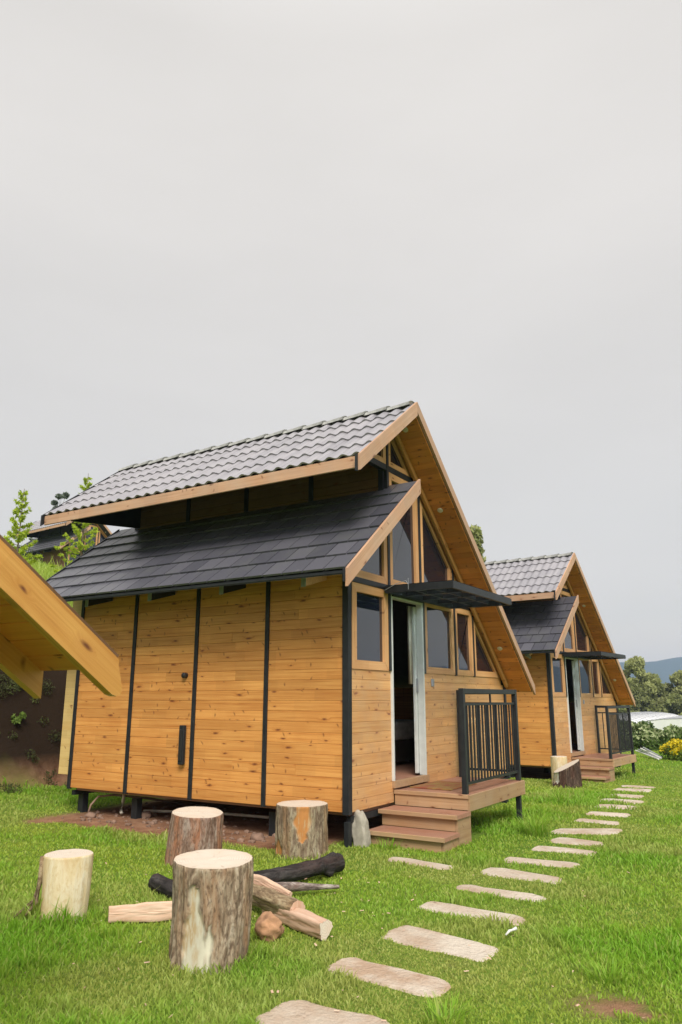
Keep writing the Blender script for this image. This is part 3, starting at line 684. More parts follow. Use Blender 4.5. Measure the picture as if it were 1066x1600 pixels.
tag(o, 'pale rough stone wedged under the front corner of the large cabin', 'stone')
# pipes
def thing_tube(name, pts, r_, mat, label, cat, n=8):
    o = MB().tube([Vector(p) for p in pts], r_, n).build(name, mat, None, smooth=True); return tag(o, label, cat)
g0 = .24
thing_tube('water_pipe', [cab(-3.72, .30, .62), cab(-3.72, .28, .40), cab(-3.74, .27, g0 + .03), cab(-3.70, .25, g0 + .02)], .022, M['pvc'], 'cream upright pipe coming down under the left of the large cabin', 'pipe')
thing_tube('water_pipe', [cab(-3.55, .50, g0 + .03), cab(-2.6, .62, g0 + .07), cab(-1.9, .70, g0 + .07), cab(-.9, .8, g0 + .06)], .018, M['pvc'], 'long cream pipe lying on the soil under the large cabin', 'pipe')
thing_tube('hose', [cab(-4.1, .02, g0 - .02), cab(-4.08, .05, .36), cab(-4.03, .12, .46), cab(-3.93, .3, .47), cab(-3.7, .7, .40), cab(-3.4, 1.1, .30)], .014, M['rock_g'], 'grey bent hose rising from soil by the left cabin leg', 'hose')
# rubble on the soil strip
mb = []
for i in range(230):
    lx = rng.uniform(-4.3, -.5); u = rng.uniform(-.35, 1.6) if i % 3 else rng.uniform(-.3, .3); x, y = X0 + lx, Y0 + u
    if dirt_mask(np.array(x), np.array(y)) < .5: continue
    s_ = rng.uniform(.008, .034) if i % 9 else rng.uniform(.03, .05); mb.append((x, y, tz(x, y) + s_ * .2, s_))
bm = bmesh.new()
for (x, y, z, s_) in mb:
    r_ = bmesh.ops.create_icosphere(bm, subdivisions=1, radius=s_)
    sv = Vector((rng.uniform(.8, 1.5), rng.uniform(.7, 1.2), rng.uniform(.5, .9)))
    for q in r_['verts']: q.co = Vector((q.co.x * sv.x, q.co.y * sv.y, q.co.z * sv.z)) * rng.uniform(.85, 1.15) + Vector((x, y, z))
me = bpy.data.meshes.new('rubble'); bm.to_mesh(me); bm.free()
tag(link('rubble', me, None, M['rock_g']), 'brown stones and clods scattered on the bare soil under the cabin edge', 'rubble', kind='stuff')
for (lx, u, s_, lab) in ((-3.35, .35, .07, 'grey stone on the soil under the large cabin near the pipe'), (-3.95, -.05, .06, 'brown stone by the bent hose at the left cabin leg'), (-1.15, -.08, .07, 'brown stone on bare soil left of the far sawn stump')):
    x, y = X0 + lx, Y0 + u; tag(rock('stone', (x, y, tz(x, y) + s_ * .3), (s_ * 1.3, s_, s_ * .8), M['rock_g'], lx, 3), lab, 'stone')

# ------------------------------------------------------------------ stepping stones
STN = [[(-2.58, 3.43), (-2.57, 3.56), (-2.34, 3.67), (-1.93, 3.62), (-1.87, 3.35), (-2.26, 3.16)],
 [(-2.66, 4.12), (-2.57, 4.31), (-2.04, 4.26), (-1.91, 4.17), (-1.9, 4.04), (-2.22, 3.98)],
 [(-2.68, 4.87), (-2.67, 5.0), (-2.31, 5.03), (-1.91, 4.96), (-1.89, 4.74), (-1.97, 4.66), (-2.33, 4.69)],
 [(-2.79, 5.6), (-2.76, 5.72), (-2.32, 5.76), (-1.97, 5.73), (-1.97, 5.49), (-2.32, 5.44)],
 [(-2.79, 6.25), (-2.76, 6.37), (-2.01, 6.37), (-2.01, 6.15), (-2.35, 6.11)],
 [(-2.82, 6.96), (-2.72, 7.11), (-2.1, 7.06), (-2.08, 6.77), (-2.47, 6.74)],
 [(-2.83, 7.54), (-2.73, 7.7), (-2.12, 7.71), (-2.12, 7.52), (-2.58, 7.39)],
 [(-2.76, 8.22), (-2.63, 8.43), (-2.16, 8.4), (-2.13, 8.19), (-2.53, 8.05)],
 [(-2.75, 8.92), (-2.62, 9.05), (-2.24, 9.05), (-2.19, 8.79), (-2.5, 8.63)],
 [(-2.92, 9.28), (-2.27, 9.91), (-2.23, 9.56), (-2.61, 9.44)],
 [(-2.97, 10.77), (-2.46, 10.86), (-2.42, 10.5), (-2.74, 10.39)],
 [(-3.07, 11.69), (-2.53, 11.85), (-2.5, 11.51), (-2.85, 11.31)],
 [(-3.2, 12.77), (-2.65, 12.89), (-2.59, 12.51), (-2.99, 12.28)],
 [(-3.36, 13.77), (-2.74, 13.91), (-2.7, 13.56), (-3.06, 13.25)],
 [(-3.45, 14.85), (-2.91, 14.88), (-2.89, 14.6), (-3.24, 14.29)],
 [(-3.65, 16.03), (-3.03, 16.23), (-2.99, 15.75), (-3.45, 15.51)],
 [(-3.73, 17.12), (-3.08, 17.12), (-3.08, 16.74), (-3.54, 16.5)],
 [(-3.81, 6.96), (-3.71, 7.09), (-3.15, 7.03), (-3.11, 6.83), (-3.5, 6.82)],
 [(-4.98, 18.24), (-4.73, 18.48), (-4.54, 17.9), (-4.82, 17.86)], [(-4.84, 19.55), (-4.54, 19.55), (-4.51, 19.32), (-4.8, 19.3)]]
ORD = ['first', 'second', 'third', 'fourth', 'fifth', 'sixth', 'seventh', 'eighth', 'ninth', 'tenth', 'eleventh', 'twelfth', 'thirteenth', 'fourteenth', 'fifteenth', 'sixteenth', 'seventeenth']
SLAB = ['cut off by the bottom edge', 'pale, rounded ends, nearest whole one', 'long tan one with a dark streak', 'long tan pinkish one beside the white stick']
def smooth_poly(p, it=2):
    for _ in range(it):
        q = []
        for i in range(len(p)):
            a, b = p[i], p[(i + 1) % len(p)]; k = .14; q += [(a[0] * (1 - k) + b[0] * k, a[1] * (1 - k) + b[1] * k), (a[0] * k + b[0] * (1 - k), a[1] * k + b[1] * (1 - k))]
        p = q
    return p
STONE_POLYS = []
for i, p in enumerate(STN):
    pa = np.array(p); c_ = (pa.max(0) + pa.min(0)) / 2; hx, hy = (pa.max(0) - pa.min(0)) / 2; hx *= 1.02; hy *= .86 if i < 3 else .74
    sk = np.polyfit(pa[:, 0] - c_[0], pa[:, 1] - c_[1], 1)[0] * .8; ex = [4.5, 5.5, 7.0, 6.0][i % 4]; p = []
    for k in range(44):
        t_ = 2 * math.pi * k / 44; x_ = hx * math.copysign(abs(math.cos(t_)) ** (2 / ex), math.cos(t_)); y_ = hy * math.copysign(abs(math.sin(t_)) ** (2 / ex), math.sin(t_))
        x_ *= 1 - .10 * abs(mnoise.noise(Vector((y_ * 9, i * 1.7, 2)))); y_ *= 1 + .30 * mnoise.noise(Vector((x_ * 3 + i, .3, i))); p.append((c_[0] + x_, c_[1] + y_ + sk * x_))
    n = len(p)
    p = [(x + .022 * (mnoise.noise(Vector((x * 8, y * 8, i))) ), y + .022 * (mnoise.noise(Vector((x * 8, y * 8, i + 5))))) for x, y in p]
    STONE_POLYS.append(np.array(p)); z = tz(*c_) + .009
    v = [(c_[0], c_[1], z + .003)] + [(c_[0] + (x - c_[0]) * .96, c_[1] + (y - c_[1]) * .96, z) for x, y in p] + [(x, y, z - .012) for x, y in p] + [(x, y, z - .10) for x, y in p]
    f = [(0, 1 + k, 1 + (k + 1) % n) for k in range(n)]
    for s_ in (0, 1): f += [(1 + s_ * n + k, 1 + (s_ + 1) * n + k, 1 + (s_ + 1) * n + (k + 1) % n, 1 + s_ * n + (k + 1) % n) for k in range(n)]
    me = mesh('stepping_stone', v, f); bm_fix(me); o = link('stepping_stone', me, None, M['flag'])
    if i < 4: lab = 'stepping stone of the lawn path, ' + SLAB[i]
    elif i < 17: lab = 'stepping stone, the %s of the path counting from the bottom of the photo' % ORD[i]
    elif i == 17: lab = 'lone brownish stone in the grass before the wooden steps of the large cabin'
    elif i == 18: lab = 'small pale stone right of the dark stump near the second cabin'
    else: lab = 'farthest small stone in front of the second cabin steps'
    tag(o, lab, 'stepping stone', 'flat stones laid in the lawn')

# ------------------------------------------------------------------ stumps and firewood
def stump(name, x, y, r0, h, mat, seed, label, tilt=(0, 0), peels=(), flare=.05, bulge=.03, depth=.016, r1=None, topslope=0, tdir=(1, 0), sink=.05, grp='sawn log stools around the firewood', cat='log stool'):
    rt = empty(name, (x, y, tz(x, y)), 0); rt.rotation_euler = (tilt[0], tilt[1], 0); tag(rt, label, cat, grp)
    nth, nz_ = 150, 64; r1 = r1 or r0; V = np.zeros((nz_ + 1, nth, 3)); PE = np.zeros((nz_ + 1, nth))
    for j in range(nz_ + 1):
        t = j / nz_; z = -sink + t * (h + sink)
        for i in range(nth):
            a = 2 * math.pi * i / nth; ca, sa = math.cos(a), math.sin(a)
            rr_ = r0 + (r1 - r0) * t + flare * r0 * math.exp(-t * 5)
            rr_ *= 1 + bulge * 2 * mnoise.noise(Vector((ca * 1.2, sa * 1.2, z * 1.3 + seed)))
            pe = 0
            for (pa, pw, z0, z1) in peels:
                da = abs((a - pa + math.pi) % (2 * math.pi) - math.pi) + .16 * mnoise.noise(Vector((z * 9, pa * 5, seed))) +   .05 * mnoise.noise(Vector((z * 17, a * 4, seed)))
                z0 = z0 if z0 <= 0 else z0 + .0 
                wz = pw * (1 if z1 > h else (.35 + .65 * min(1, max(0, (z1 - z) / (z1 - z0 + .001)) * 1.6)))
                zj = z + .07 * mnoise.noise(Vector((a * 5, a * 3, seed)))
                if z0 < zj < z1: pe = max(pe, min(1, max(0, (wz - da) * 14)))
            ri = abs(mnoise.noise(Vector((ca * 6.5, sa * 6.5, z * 2.0 + seed * 3)))) * 1.6 + .5 * abs(mnoise.noise(Vector((ca * 16, sa * 16, z * 5 + seed))))
            rr_ += ((min(ri, 1.0) - .5) * depth * (1 - pe) * 1.1 - depth * .6 * pe) * (1 - .6 * sm(.9, 1, t))
            if t > .985: rr_ -= .004
            V[j, i] = (ca * rr_, sa * rr_, z + topslope * (ca * tdir[0] + sa * tdir[1]) * rr_ * t); PE[j, i] = pe
    idx = np.arange((nz_ + 1) * nth).reshape(nz_ + 1, nth)
    F = np.stack([idx[:-1], np.roll(idx, -1, 1)[:-1], np.roll(idx, -1, 1)[1:], idx[1:]], -1).reshape(-1, 4)
    me = np_mesh('bark', V.reshape(-1, 3), F); me.polygons.foreach_set('use_smooth', [True] * len(me.polygons)); fattr(me, 'peel', PE.ravel())
    link('bark', me, rt, mat)
    top = V[-1]; v = [(0, 0, h + .004)]; nr = 6
    for k in range(1, nr + 1):
        for i in range(nth):
            q = top[i] * k / nr; v.append((q[0], q[1], h + topslope * (q[0] * tdir[0] + q[1] * tdir[1]) + .003 * mnoise.noise(Vector((q[0] * 12, q[1] * 12, seed)))))
    f = [(0, 1 + i, 1 + (i + 1) % nth) for i in range(nth)]
    for k in range(nr - 1): f += [(1 + k * nth + i, 1 + (k + 1) * nth + i, 1 + (k + 1) * nth + (i + 1) % nth, 1 + k * nth + (i + 1) % nth) for i in range(nth)]
    link('sawn_top', mesh('sawn_top', v, f), rt, M['cut']); return rt
pi = math.pi
def at0(px, D): a = math.atan((px - 533) / 1202.0) - R(32); return math.sin(a) * D, math.cos(a) * D
def toward(x, y, off=0): return math.atan2(-y, -x) + off       # angle facing the camera
xA, yA = -4.82, 3.95; xB, yB = -3.30, 3.79; xC, yC = -5.289, 5.809; xD, yD = -4.656, 6.702
sA = stump('log_stool', xA, yA, .162, .43, M['bark_pale'], 1.3, 'pale peeled log stool at the far left with bark strip hanging down', depth=.003, bulge=.05, flare=.0, r1=.172)
stump('log_stool', xB, yB, .222, .575, M['bark'], 4.1, 'biggest sawn log stool in front with a long pale patch of missing bark', tilt=(R(1.5), R(2)), r1=.243, flare=.03,
      peels=((toward(xB, yB, -.42), .40, -.2, .47), (toward(xB, yB, -.02), .17, -.2, .25)), depth=.02)
stump('log_stool', xC, yC, .262, .46, M['bark2'], 7.7, 'reddish brown log stool behind the biggest one, leaning right', tilt=(R(2), R(5)), topslope=.0, r1=.245, flare=.03, depth=.014)
stump('log_stool', xD, yD, .262, .48, M['bark_o'], 9.4, 'grey and orange barked log stool under the front cabin corner', r1=.265, flare=.02,
      peels=((toward(xD, yD, .02), .26, .16, .60), (toward(xD, yD, -1.1), .2, .0, .2)), depth=.018)
# bark strips hanging from the pale stool
for k, (a, ln) in enumerate(((-2.55 + 0.0, .0), (-2.75, .1))):
    aa = toward(xA, yA, -1.45 - .16 * k); dx, dy = math.cos(aa), math.sin(aa); z0 = tz(xA, yA)
    pts = [(xA + dx * .172, yA + dy * .172, z0 + .42), (xA + dx * .178, yA + dy * .178, z0 + .26), (xA + dx * (.19 + .02 * k), yA + dy * (.19 + .02 * k), z0 + .13), (xA + dx * (.27 + .06 * k), yA + dy * (.27 + .06 * k), z0 + .03)]
    o = MB(); o.tube([Vector(p) - Vector((xA, yA, z0)) for p in pts], [.022, .018, .014, .007], 6); o.build('bark_strip', M['log'], sA, smooth=True)
xE, yE = at0(877, 16.5)
e_ = stump('stump', xE, yE, .27, .40, M['char_z'], 12.2, 'dark rough stump leaning left with white sawn face near the second cabin', tilt=(R(3), R(3)), r1=.25, flare=.12, depth=.035, topslope=.55, tdir=(.94, .35), peels=((toward(xE, yE, -1.15), .50, .14, .9),), grp=None, cat='stump')
stump('stump', *at0(867, 16.95), .165, .56, M['bark_pale'], 15.2, 'pale stump standing behind the dark stump by the second cabin', depth=.004, grp=None, cat='stump')
def log(name, pts, rad, mat, seed, label, cat='log', peel=None, n=36, depth=.014, knot=None, sides=None, ends=M['cut'], grp='firewood lying between the log stools'):
    pts = [Vector(p) for p in pts]; o0 = pts[0].copy(); d0 = (pts[-1] - pts[0]).normalized()
    mt = frame(o0, d0, (0, 0, 1) if abs(d0.z) < .9 else (1, 0, 0)); inv = mt.inverted(); lp = [inv @ p for p in pts]
    ns = 60; V = np.zeros((ns + 1, n, 3)); L_ = [0]
    for a, b in zip(lp[:-1], lp[1:]): L_.append(L_[-1] + (b - a).length)
    def at(s_):
        for k in range(len(lp) - 1):
            if s_ <= L_[k + 1] + 1e-6: t = (s_ - L_[k]) / (L_[k + 1] - L_[k]); t2 = t; return lp[k].lerp(lp[k + 1], t2), rad[k] * (1 - t) + rad[k + 1] * t
        return lp[-1], rad[-1]
    for j in range(ns + 1):
        s_ = L_[-1] * j / ns; c_, r_ = at(s_)
        for i in range(n):
            a = 2 * pi * i / n; ca, sa = math.cos(a), math.sin(a); rr_ = r_
            if sides:                                              # split wood: flat cleft faces
                for (sa_, dd) in sides:
                    cs = math.cos(a - sa_)
                    if cs > .05: rr_ = min(rr_, r_ * dd / cs)
            rr_ *= 1 + .10 * mnoise.noise(Vector((s_ * 5, ca, sa + seed)))
            rr_ += (abs(mnoise.noise(Vector((s_ * 6, ca * 5 + seed, sa * 5)))) - .3) * depth
            if knot:
                for (ks, ka, kr) in knot:
                    dk = math.hypot((s_ - ks), r_ * ((a - ka + pi) % (2 * pi) - pi)); rr_ += kr * math.exp(-(dk / .045) ** 2)
            V[j, i] = (c_.x, c_.y + ca * rr_, c_.z + sa * rr_)
    idx = np.arange((ns + 1) * n).reshape(ns + 1, n)
    F = np.stack([idx[:-1], idx[1:], np.roll(idx, -1, 1)[1:], np.roll(idx, -1, 1)[:-1]], -1).reshape(-1, 4)
    me = np_mesh(name, V.reshape(-1, 3), F); me.polygons.foreach_set('use_smooth', [True] * len(me.polygons)); fattr(me, 'peel', np.zeros((ns + 1) * n))
    o = link(name, me, None, mat); o.matrix_basis = mt; tag(o, label, cat, grp)
    for j, sg in ((0, -1), (ns, 1)):
        c_ = V[j].mean(0); v = [(0, 0, 0)] + [tuple(q - c_) for q in V[j] * 1.0]; v = [(y * 1, z * 1, x * sg) for x, y, z in v]
        ff = [(0, 1 + i, 1 + (i + 1) % n) for i in range(n)]; me = mesh('cut_end', v, ff); bm_fix(me)
        e2 = link('cut_end', me, o, ends); e2.matrix_basis = Matrix(((0, 0, sg, c_[0] + sg * .002), (1, 0, 0, c_[1]), (0, 1, 0, c_[2]), (0, 0, 0, 1)))
    return o
G = .24
log('log', [(-4.80, 4.82, G + .06), (-4.50, 4.72, G + .05), (-4.1, 4.62, G + .045)], [.062, .064, .06], M['char'], 1, 'short black charred log with grey end left of the big stool', ends=M['char'])
log('log', [(-4.3, 4.92, G + .05), (-4.05, 5.35, G + .07), (-3.90, 5.85, G + .085), (-3.84, 6.12, G + .09)], [.060, .066, .066, .078], M['char'], 3, 'long black charred log with a swollen knobbly right end', knot=((1.02, 1.3, .05), (1.14, 2.6, .04), (1.2, .2, .03)), ends=M['char'])
log('branch', [(-4.15, 4.78, G + .06), (-3.93, 5.03, G + .075), (-3.70, 5.30, G + .06), (-3.58, 5.42, G + .05), (-3.47, 5.52, G + .045)], [.045, .044, .032, .022, .015], M['branch'], 5, 'thin crooked branch with whitish mottled bark lying on the firewood', 'branch', depth=.008, n=20)
log('split_log', [(-4.45, 4.04, G + .035), (-4.2, 4.2, G + .05), (-3.95, 4.45, G + .06)], [.07, .075, .075], M['split'], 7, 'pale pinkish split log sticking out left of the biggest stool', 'split log', sides=((1.45, .35), (3.6, .6), (-.6, .6)), ends=M['split'])
log('log', [(-3.98, 4.86, G + .10), (-3.6, 4.72, G + .105), (-3.25, 4.63, G + .085)], [.064, .070, .070], M['log'], 9, 'thick olive brown barked log with sawn reddish end, right of the biggest stool', sides=((2.0, .75),), ends=M['split'])
log('split_log', [(-3.62, 4.76, G + .045), (-3.25, 4.60, G + .055), (-2.93, 4.49, G + .05)], [.060, .066, .064], M['split'], 11, 'split log with pinkish face ending nearest the stepping stones', 'split log', sides=((1.7, .6), (-2.2, .7), (.2, .8)))
log('split_log', [(-4.05, 4.98, G + .17), (-3.75, 4.9, G + .16), (-3.45, 4.83, G + .12)], [.03, .04, .025], M['split'], 13, 'thin reddish splinter lying on top of the olive brown log', 'split log', sides=((1.5, .5), (4.5, .5)), ends=M['split'])
o = rock('rock', (-3.25, 4.31, G + .06), (.088, .085, .082), M['rock'], 5, 4, .3); tag(o, 'round rough tan rock right beside the biggest log stool', 'rock')
o = MB().tube([(-1.945, 5.14, G + .01), (-1.93, 5.17, G + .03), (-1.92, 5.20, G + .03), (-1.905, 5.23, G + .035)], [.006, .009, .007, .012], 7).build('stick', M['white_cloth'], None, smooth=True)
tag(o, 'small white peeled stick in the grass right of the stepping stones', 'stick')

# ------------------------------------------------------------------ grass
def in_poly(px, py, poly):
    r_ = np.zeros(len(px), bool); n = len(poly)
    for i in range(n):
        x1, y1 = poly[i]; x2, y2 = poly[(i + 1) % n]
        c_ = ((y1 > py) != (y2 > py)); t = np.where(c_, (x2 - x1) * (py - y1) / (y2 - y1 + 1e-12) + x1, 0); r_ ^= c_ & (px < t)
    return r_
def blades(n, near, far, hscale, seed, spreadang=38):
    g = np.random.default_rng(seed)
    d = near * (far / near) ** g.random(n); a = R(90 + 32) + R(spreadang) * (g.random(n) * 2 - 1)
    x, y = d * np.cos(a), d * np.sin(a)
    keep = np.ones(n, bool); lx, u = x - X0, y - Y0
    keep &= g.random(n) > dirt_mask(x, y) * 1.15
    keep &= ~((lx > -4.6) & (lx < .0) & (u > .25) & (u < 5))
    keep &= ~((lx > .05) & (lx < .93) & (u > .45) & (u < 1.6))
    keep &= ~((lx > -5.2) & (lx < -.7) & (u > 10.2) & (u < 15))
    for p in STONE_POLYS:
        bb = (x > p[:, 0].min()) & (x < p[:, 0].max()) & (y > p[:, 1].min()) & (y < p[:, 1].max())
        ii = np.where(bb)[0]
        if len(ii):
            c_ = p.mean(0); keep[ii[in_poly(x[ii], y[ii], c_ + (p - c_) * .935)]] = False
    near_st = np.zeros(n)
    for (sx, sy, sr) in ((xA, yA, .17), (xB, yB, .22), (xC, yC, .25), (xD, yD, .24), (xE, yE, .25)):
        q = np.hypot(x - sx, y - sy); keep &= q > sr; near_st = np.maximum(near_st, 1 - sm(sr, sr + .16, q))
    x, y, d, near_st = x[keep], y[keep], d[keep], near_st[keep]; lx, u = x - X0, y - Y0; n = len(x)
    lush = fbm(x * 1.1, y * 1.1, 60); dry = fbm(x * .9 + 9, y * .9, 70, 5); cl = fbm(x * 5, y * 5, 80, 3)
    path = np.exp(-((lx - 1.95 + .05 * u) / .75) ** 2)
    rlush = sm(.3, 1.2, u - 1.5) * np.exp(-((lx - 1.0) / .9) ** 2) * (1 - sm(6, 10, u))
    h = (.014 + .024 * sm(.35, .75, lush) + .012 * cl) * (1 - .40 * path) * (1 + .8 * rlush) * (1 + .9 * near_st) * hscale
    h *= g.uniform(.55, 1.35, n) * (1 + .02 * d)
    h *= 1 + .8 * (cl > .68) * (lush > .55)
    wd = (.0013 + .00062 * d) * g.uniform(.7, 1.3, n); ang = g.uniform(0, 2 * pi, n)
    lean = g.uniform(.15, .95, n) * h; la = g.uniform(0, 2 * pi, n)
    z = terr(x, y) - .004
    c_, s_ = np.cos(ang) * wd, np.sin(ang) * wd; lx_, ly_ = np.cos(la) * lean, np.sin(la) * lean
    B0 = np.stack([x - c_, y - s_, z], -1); B1 = np.stack([x + c_, y + s_, z], -1)
    M0 = np.stack([x - c_ * .8 + lx_ * .3, y - s_ * .8 + ly_ * .3, z + h * .62], -1); M1 = np.stack([x + c_ * .8 + lx_ * .3, y + s_ * .8 + ly_ * .3, z + h * .62], -1)
    T = np.stack([x + lx_, y + ly_, z + h], -1)
    V = np.stack([B0, B1, M1, M0, T], 1).reshape(-1, 3); b = np.arange(n)[:, None] * 5
    F = np.concatenate([b + np.array([[0, 1, 2]]), b + np.array([[0, 2, 3]]), b + np.array([[3, 2, 4]])], 1).reshape(-1, 3)
    tint = np.clip(.52 + (lush - .5) * 2.4 + g.normal(0, .22, n) + .25 * rlush + .2 * near_st, 0, 1); dr_ = np.clip(sm(.47, .72, dry) * .62 + .22 * path + (g.random(n) < .12) * .65, 0, 1)
    tip = np.tile([0, 0, .62, .62, 1.], n)
    return V, F, np.repeat(tint, 5), np.repeat(dr_, 5), tip
gm = MT('grass_blade')
def A(nm): x = gm.n('ShaderNodeAttribute'); x.attribute_name = nm; return x.outputs['Fac']
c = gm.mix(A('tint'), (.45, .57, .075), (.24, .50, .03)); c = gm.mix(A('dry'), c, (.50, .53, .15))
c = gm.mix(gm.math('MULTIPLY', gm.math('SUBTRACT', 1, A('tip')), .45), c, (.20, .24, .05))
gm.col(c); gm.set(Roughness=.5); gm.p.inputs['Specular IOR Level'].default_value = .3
tr = gm.n('ShaderNodeBsdfTranslucent'); gm.l(c, tr.inputs[0]); ms = gm.n('ShaderNodeMixShader'); ms.inputs[0].default_value = .42
gm.l(gm.p.outputs[0], ms.inputs[1]); gm.l(tr.outputs[0], ms.inputs[2]); gm.l(ms.outputs[0], gm.o.inputs[0]); M['grass'] = gm.m
parts = [blades(600000, 2.7, 60, 1.0, 1)]
V = np.concatenate([p[0] for p in parts]); F = parts[0][1]
me = np_mesh('lawn_grass', V, F)
for nm, k in (('tint', 2), ('dry', 3), ('tip', 4)): fattr(me, nm, parts[0][k])
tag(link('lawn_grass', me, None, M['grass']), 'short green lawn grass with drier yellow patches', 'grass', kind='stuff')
def tuft(x, y, n, hh, rr_, label, seed, dry=.0, w0=.006):
    g = np.random.default_rng(seed); a = g.uniform(0, 2 * pi, n); q = rr_ * np.sqrt(g.random(n)); px, py = x + q * np.cos(a), y + q * np.sin(a)
    h = hh * g.uniform(.5, 1.1, n); la = a + g.normal(0, .5, n); out_ = h * g.uniform(.3, 1.0, n); ang = la + pi / 2; wd = w0 * g.uniform(.6, 1.3, n)
    z = terr(px, py) - .01; V = []
    rows = []
    for t in (0, .35, .7, 1.):
        cx = px + np.cos(la) * out_ * t * t; cy = py + np.sin(la) * out_ * t * t; cz = z + h * (t - .35 * t * t * (out_ / h)); ww = wd * (1 - t * .92)
        rows += [np.stack([cx - np.cos(ang) * ww, cy - np.sin(ang) * ww, cz], -1), np.stack([cx + np.cos(ang) * ww, cy + np.sin(ang) * ww, cz], -1)]
    V = np.stack(rows, 1).reshape(-1, 3); b = np.arange(n)[:, None] * 8
    F = np.concatenate([b + np.array([[i, i + 1, i + 3, i + 2]]) for i in (0, 2, 4)], 1).reshape(-1, 4)
    me = np_mesh('grass_tuft', V, F); fattr(me, 'tint', np.repeat(np.clip(g.normal(.75, .2, n), 0, 1), 8)); fattr(me, 'dry', np.repeat((g.random(n) < .12) * .6 + dry, 8)); fattr(me, 'tip', np.tile([0, 0, .5, .5, .8, .8, 1, 1.], n))
    tag(link('grass_tuft', me, None, M['grass']), label, 'grass tuft', 'taller grass tufts in the lawn')
tuft(-2.99, 9.05, 150, .34, .14, 'tall drooping grass tuft right of the deck leg of the large cabin', 5)
tuft(-1.22, 4.75, 90, .13, .10, 'dark green leafy tuft at the lower right, above the bare soil patch', 6)
tuft(-1.75, 3.75, 90, .13, .10, 'broad bladed tuft at the bottom right of the pale stepping stone', 8)
tuft(-3.55, 10.9, 90, .22, .14, 'leafy weeds left of the path halfway to the second cabin', 9)
tuft(-3.75, 12.6, 80, .25, .16, 'weeds left of the path below the dark stump', 10)
tuft(-4.05, 7.38, 60, .15, .12, 'small tuft under the bottom step of the large cabin', 11)

# ------------------------------------------------------------------ foliage
def leafmat(name, a, b, trans=.3):
    m = MT(name); at = m.n('ShaderNodeAttribute'); at.attribute_name = 'tint'; c = m.mix(at.outputs['Fac'], a, b); m.col(c); m.set(Roughness=.6)
    m.p.inputs['Specular IOR Level'].default_value = .25
    t = m.n('ShaderNodeBsdfTranslucent'); m.l(c, t.inputs[0]); s_ = m.n('ShaderNodeMixShader'); s_.inputs[0].default_value = trans
    m.l(m.p.outputs[0], s_.inputs[1]); m.l(t.outputs[0], s_.inputs[2]); m.l(s_.outputs[0], m.o.inputs[0]); return m.m
LM = {'olive': leafmat('olive_leaves', (.13, .14, .05), (.32, .36, .12)), 'green': leafmat('green_leaves', (.08, .13, .025), (.28, .40, .08)),
      'lime': leafmat('lime_leaves', (.26, .36, .02), (.60, .72, .08), .45), 'grey': leafmat('grey_leaves', (.09, .12, .09), (.22, .26, .20)),
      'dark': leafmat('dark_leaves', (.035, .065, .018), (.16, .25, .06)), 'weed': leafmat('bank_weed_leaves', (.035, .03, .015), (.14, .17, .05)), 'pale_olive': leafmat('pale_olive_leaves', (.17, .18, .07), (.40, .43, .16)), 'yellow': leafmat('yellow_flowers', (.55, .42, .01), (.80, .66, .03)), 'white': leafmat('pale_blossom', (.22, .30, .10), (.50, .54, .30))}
M['trunk'] = plain('tree_trunk', (.16, .12, .09), .9, 0, .3, 6, .5)
def leaves(C_, S_, n, seed, size, name, mat, parent, aspect=.5, droop=0, tbase=None):
    """n leaf quads spread through clumps C_ (k,3) of radii S_ (k,3)"""
    g = np.random.default_rng(seed); C_ = np.array(C_, float); S_ = np.array(S_, float); k = len(C_)
    wts = S_.prod(1) ** .7; ci = g.choice(k, n, p=wts / wts.sum()); d = g.normal(size=(n, 3)); d /= np.linalg.norm(d, axis=1)[:, None]
    rad = g.random(n) ** .42; P = C_[ci] + d * rad[:, None] * S_[ci]
    u = g.normal(size=(n, 3)); u[:, 2] -= droop; u /= np.linalg.norm(u, axis=1)[:, None]; v = np.cross(u, g.normal(size=(n, 3))); v /= np.linalg.norm(v, axis=1)[:, None]
    s_ = size * g.uniform(.6, 1.4, n)[:, None]; a, b = u * s_, v * s_ * aspect
    V = np.stack([P - a, P + b, P + a, P - b], 1).reshape(-1, 3); F = np.arange(n * 4).reshape(-1, 4)
    me = np_mesh(name, V, F); cb = g.random(k)[ci]; fattr(me, 'tint', np.repeat(np.clip(.15 + .5 * cb + .35 * g.random(n), 0, 1), 4))
    return link(name, me, parent, mat)
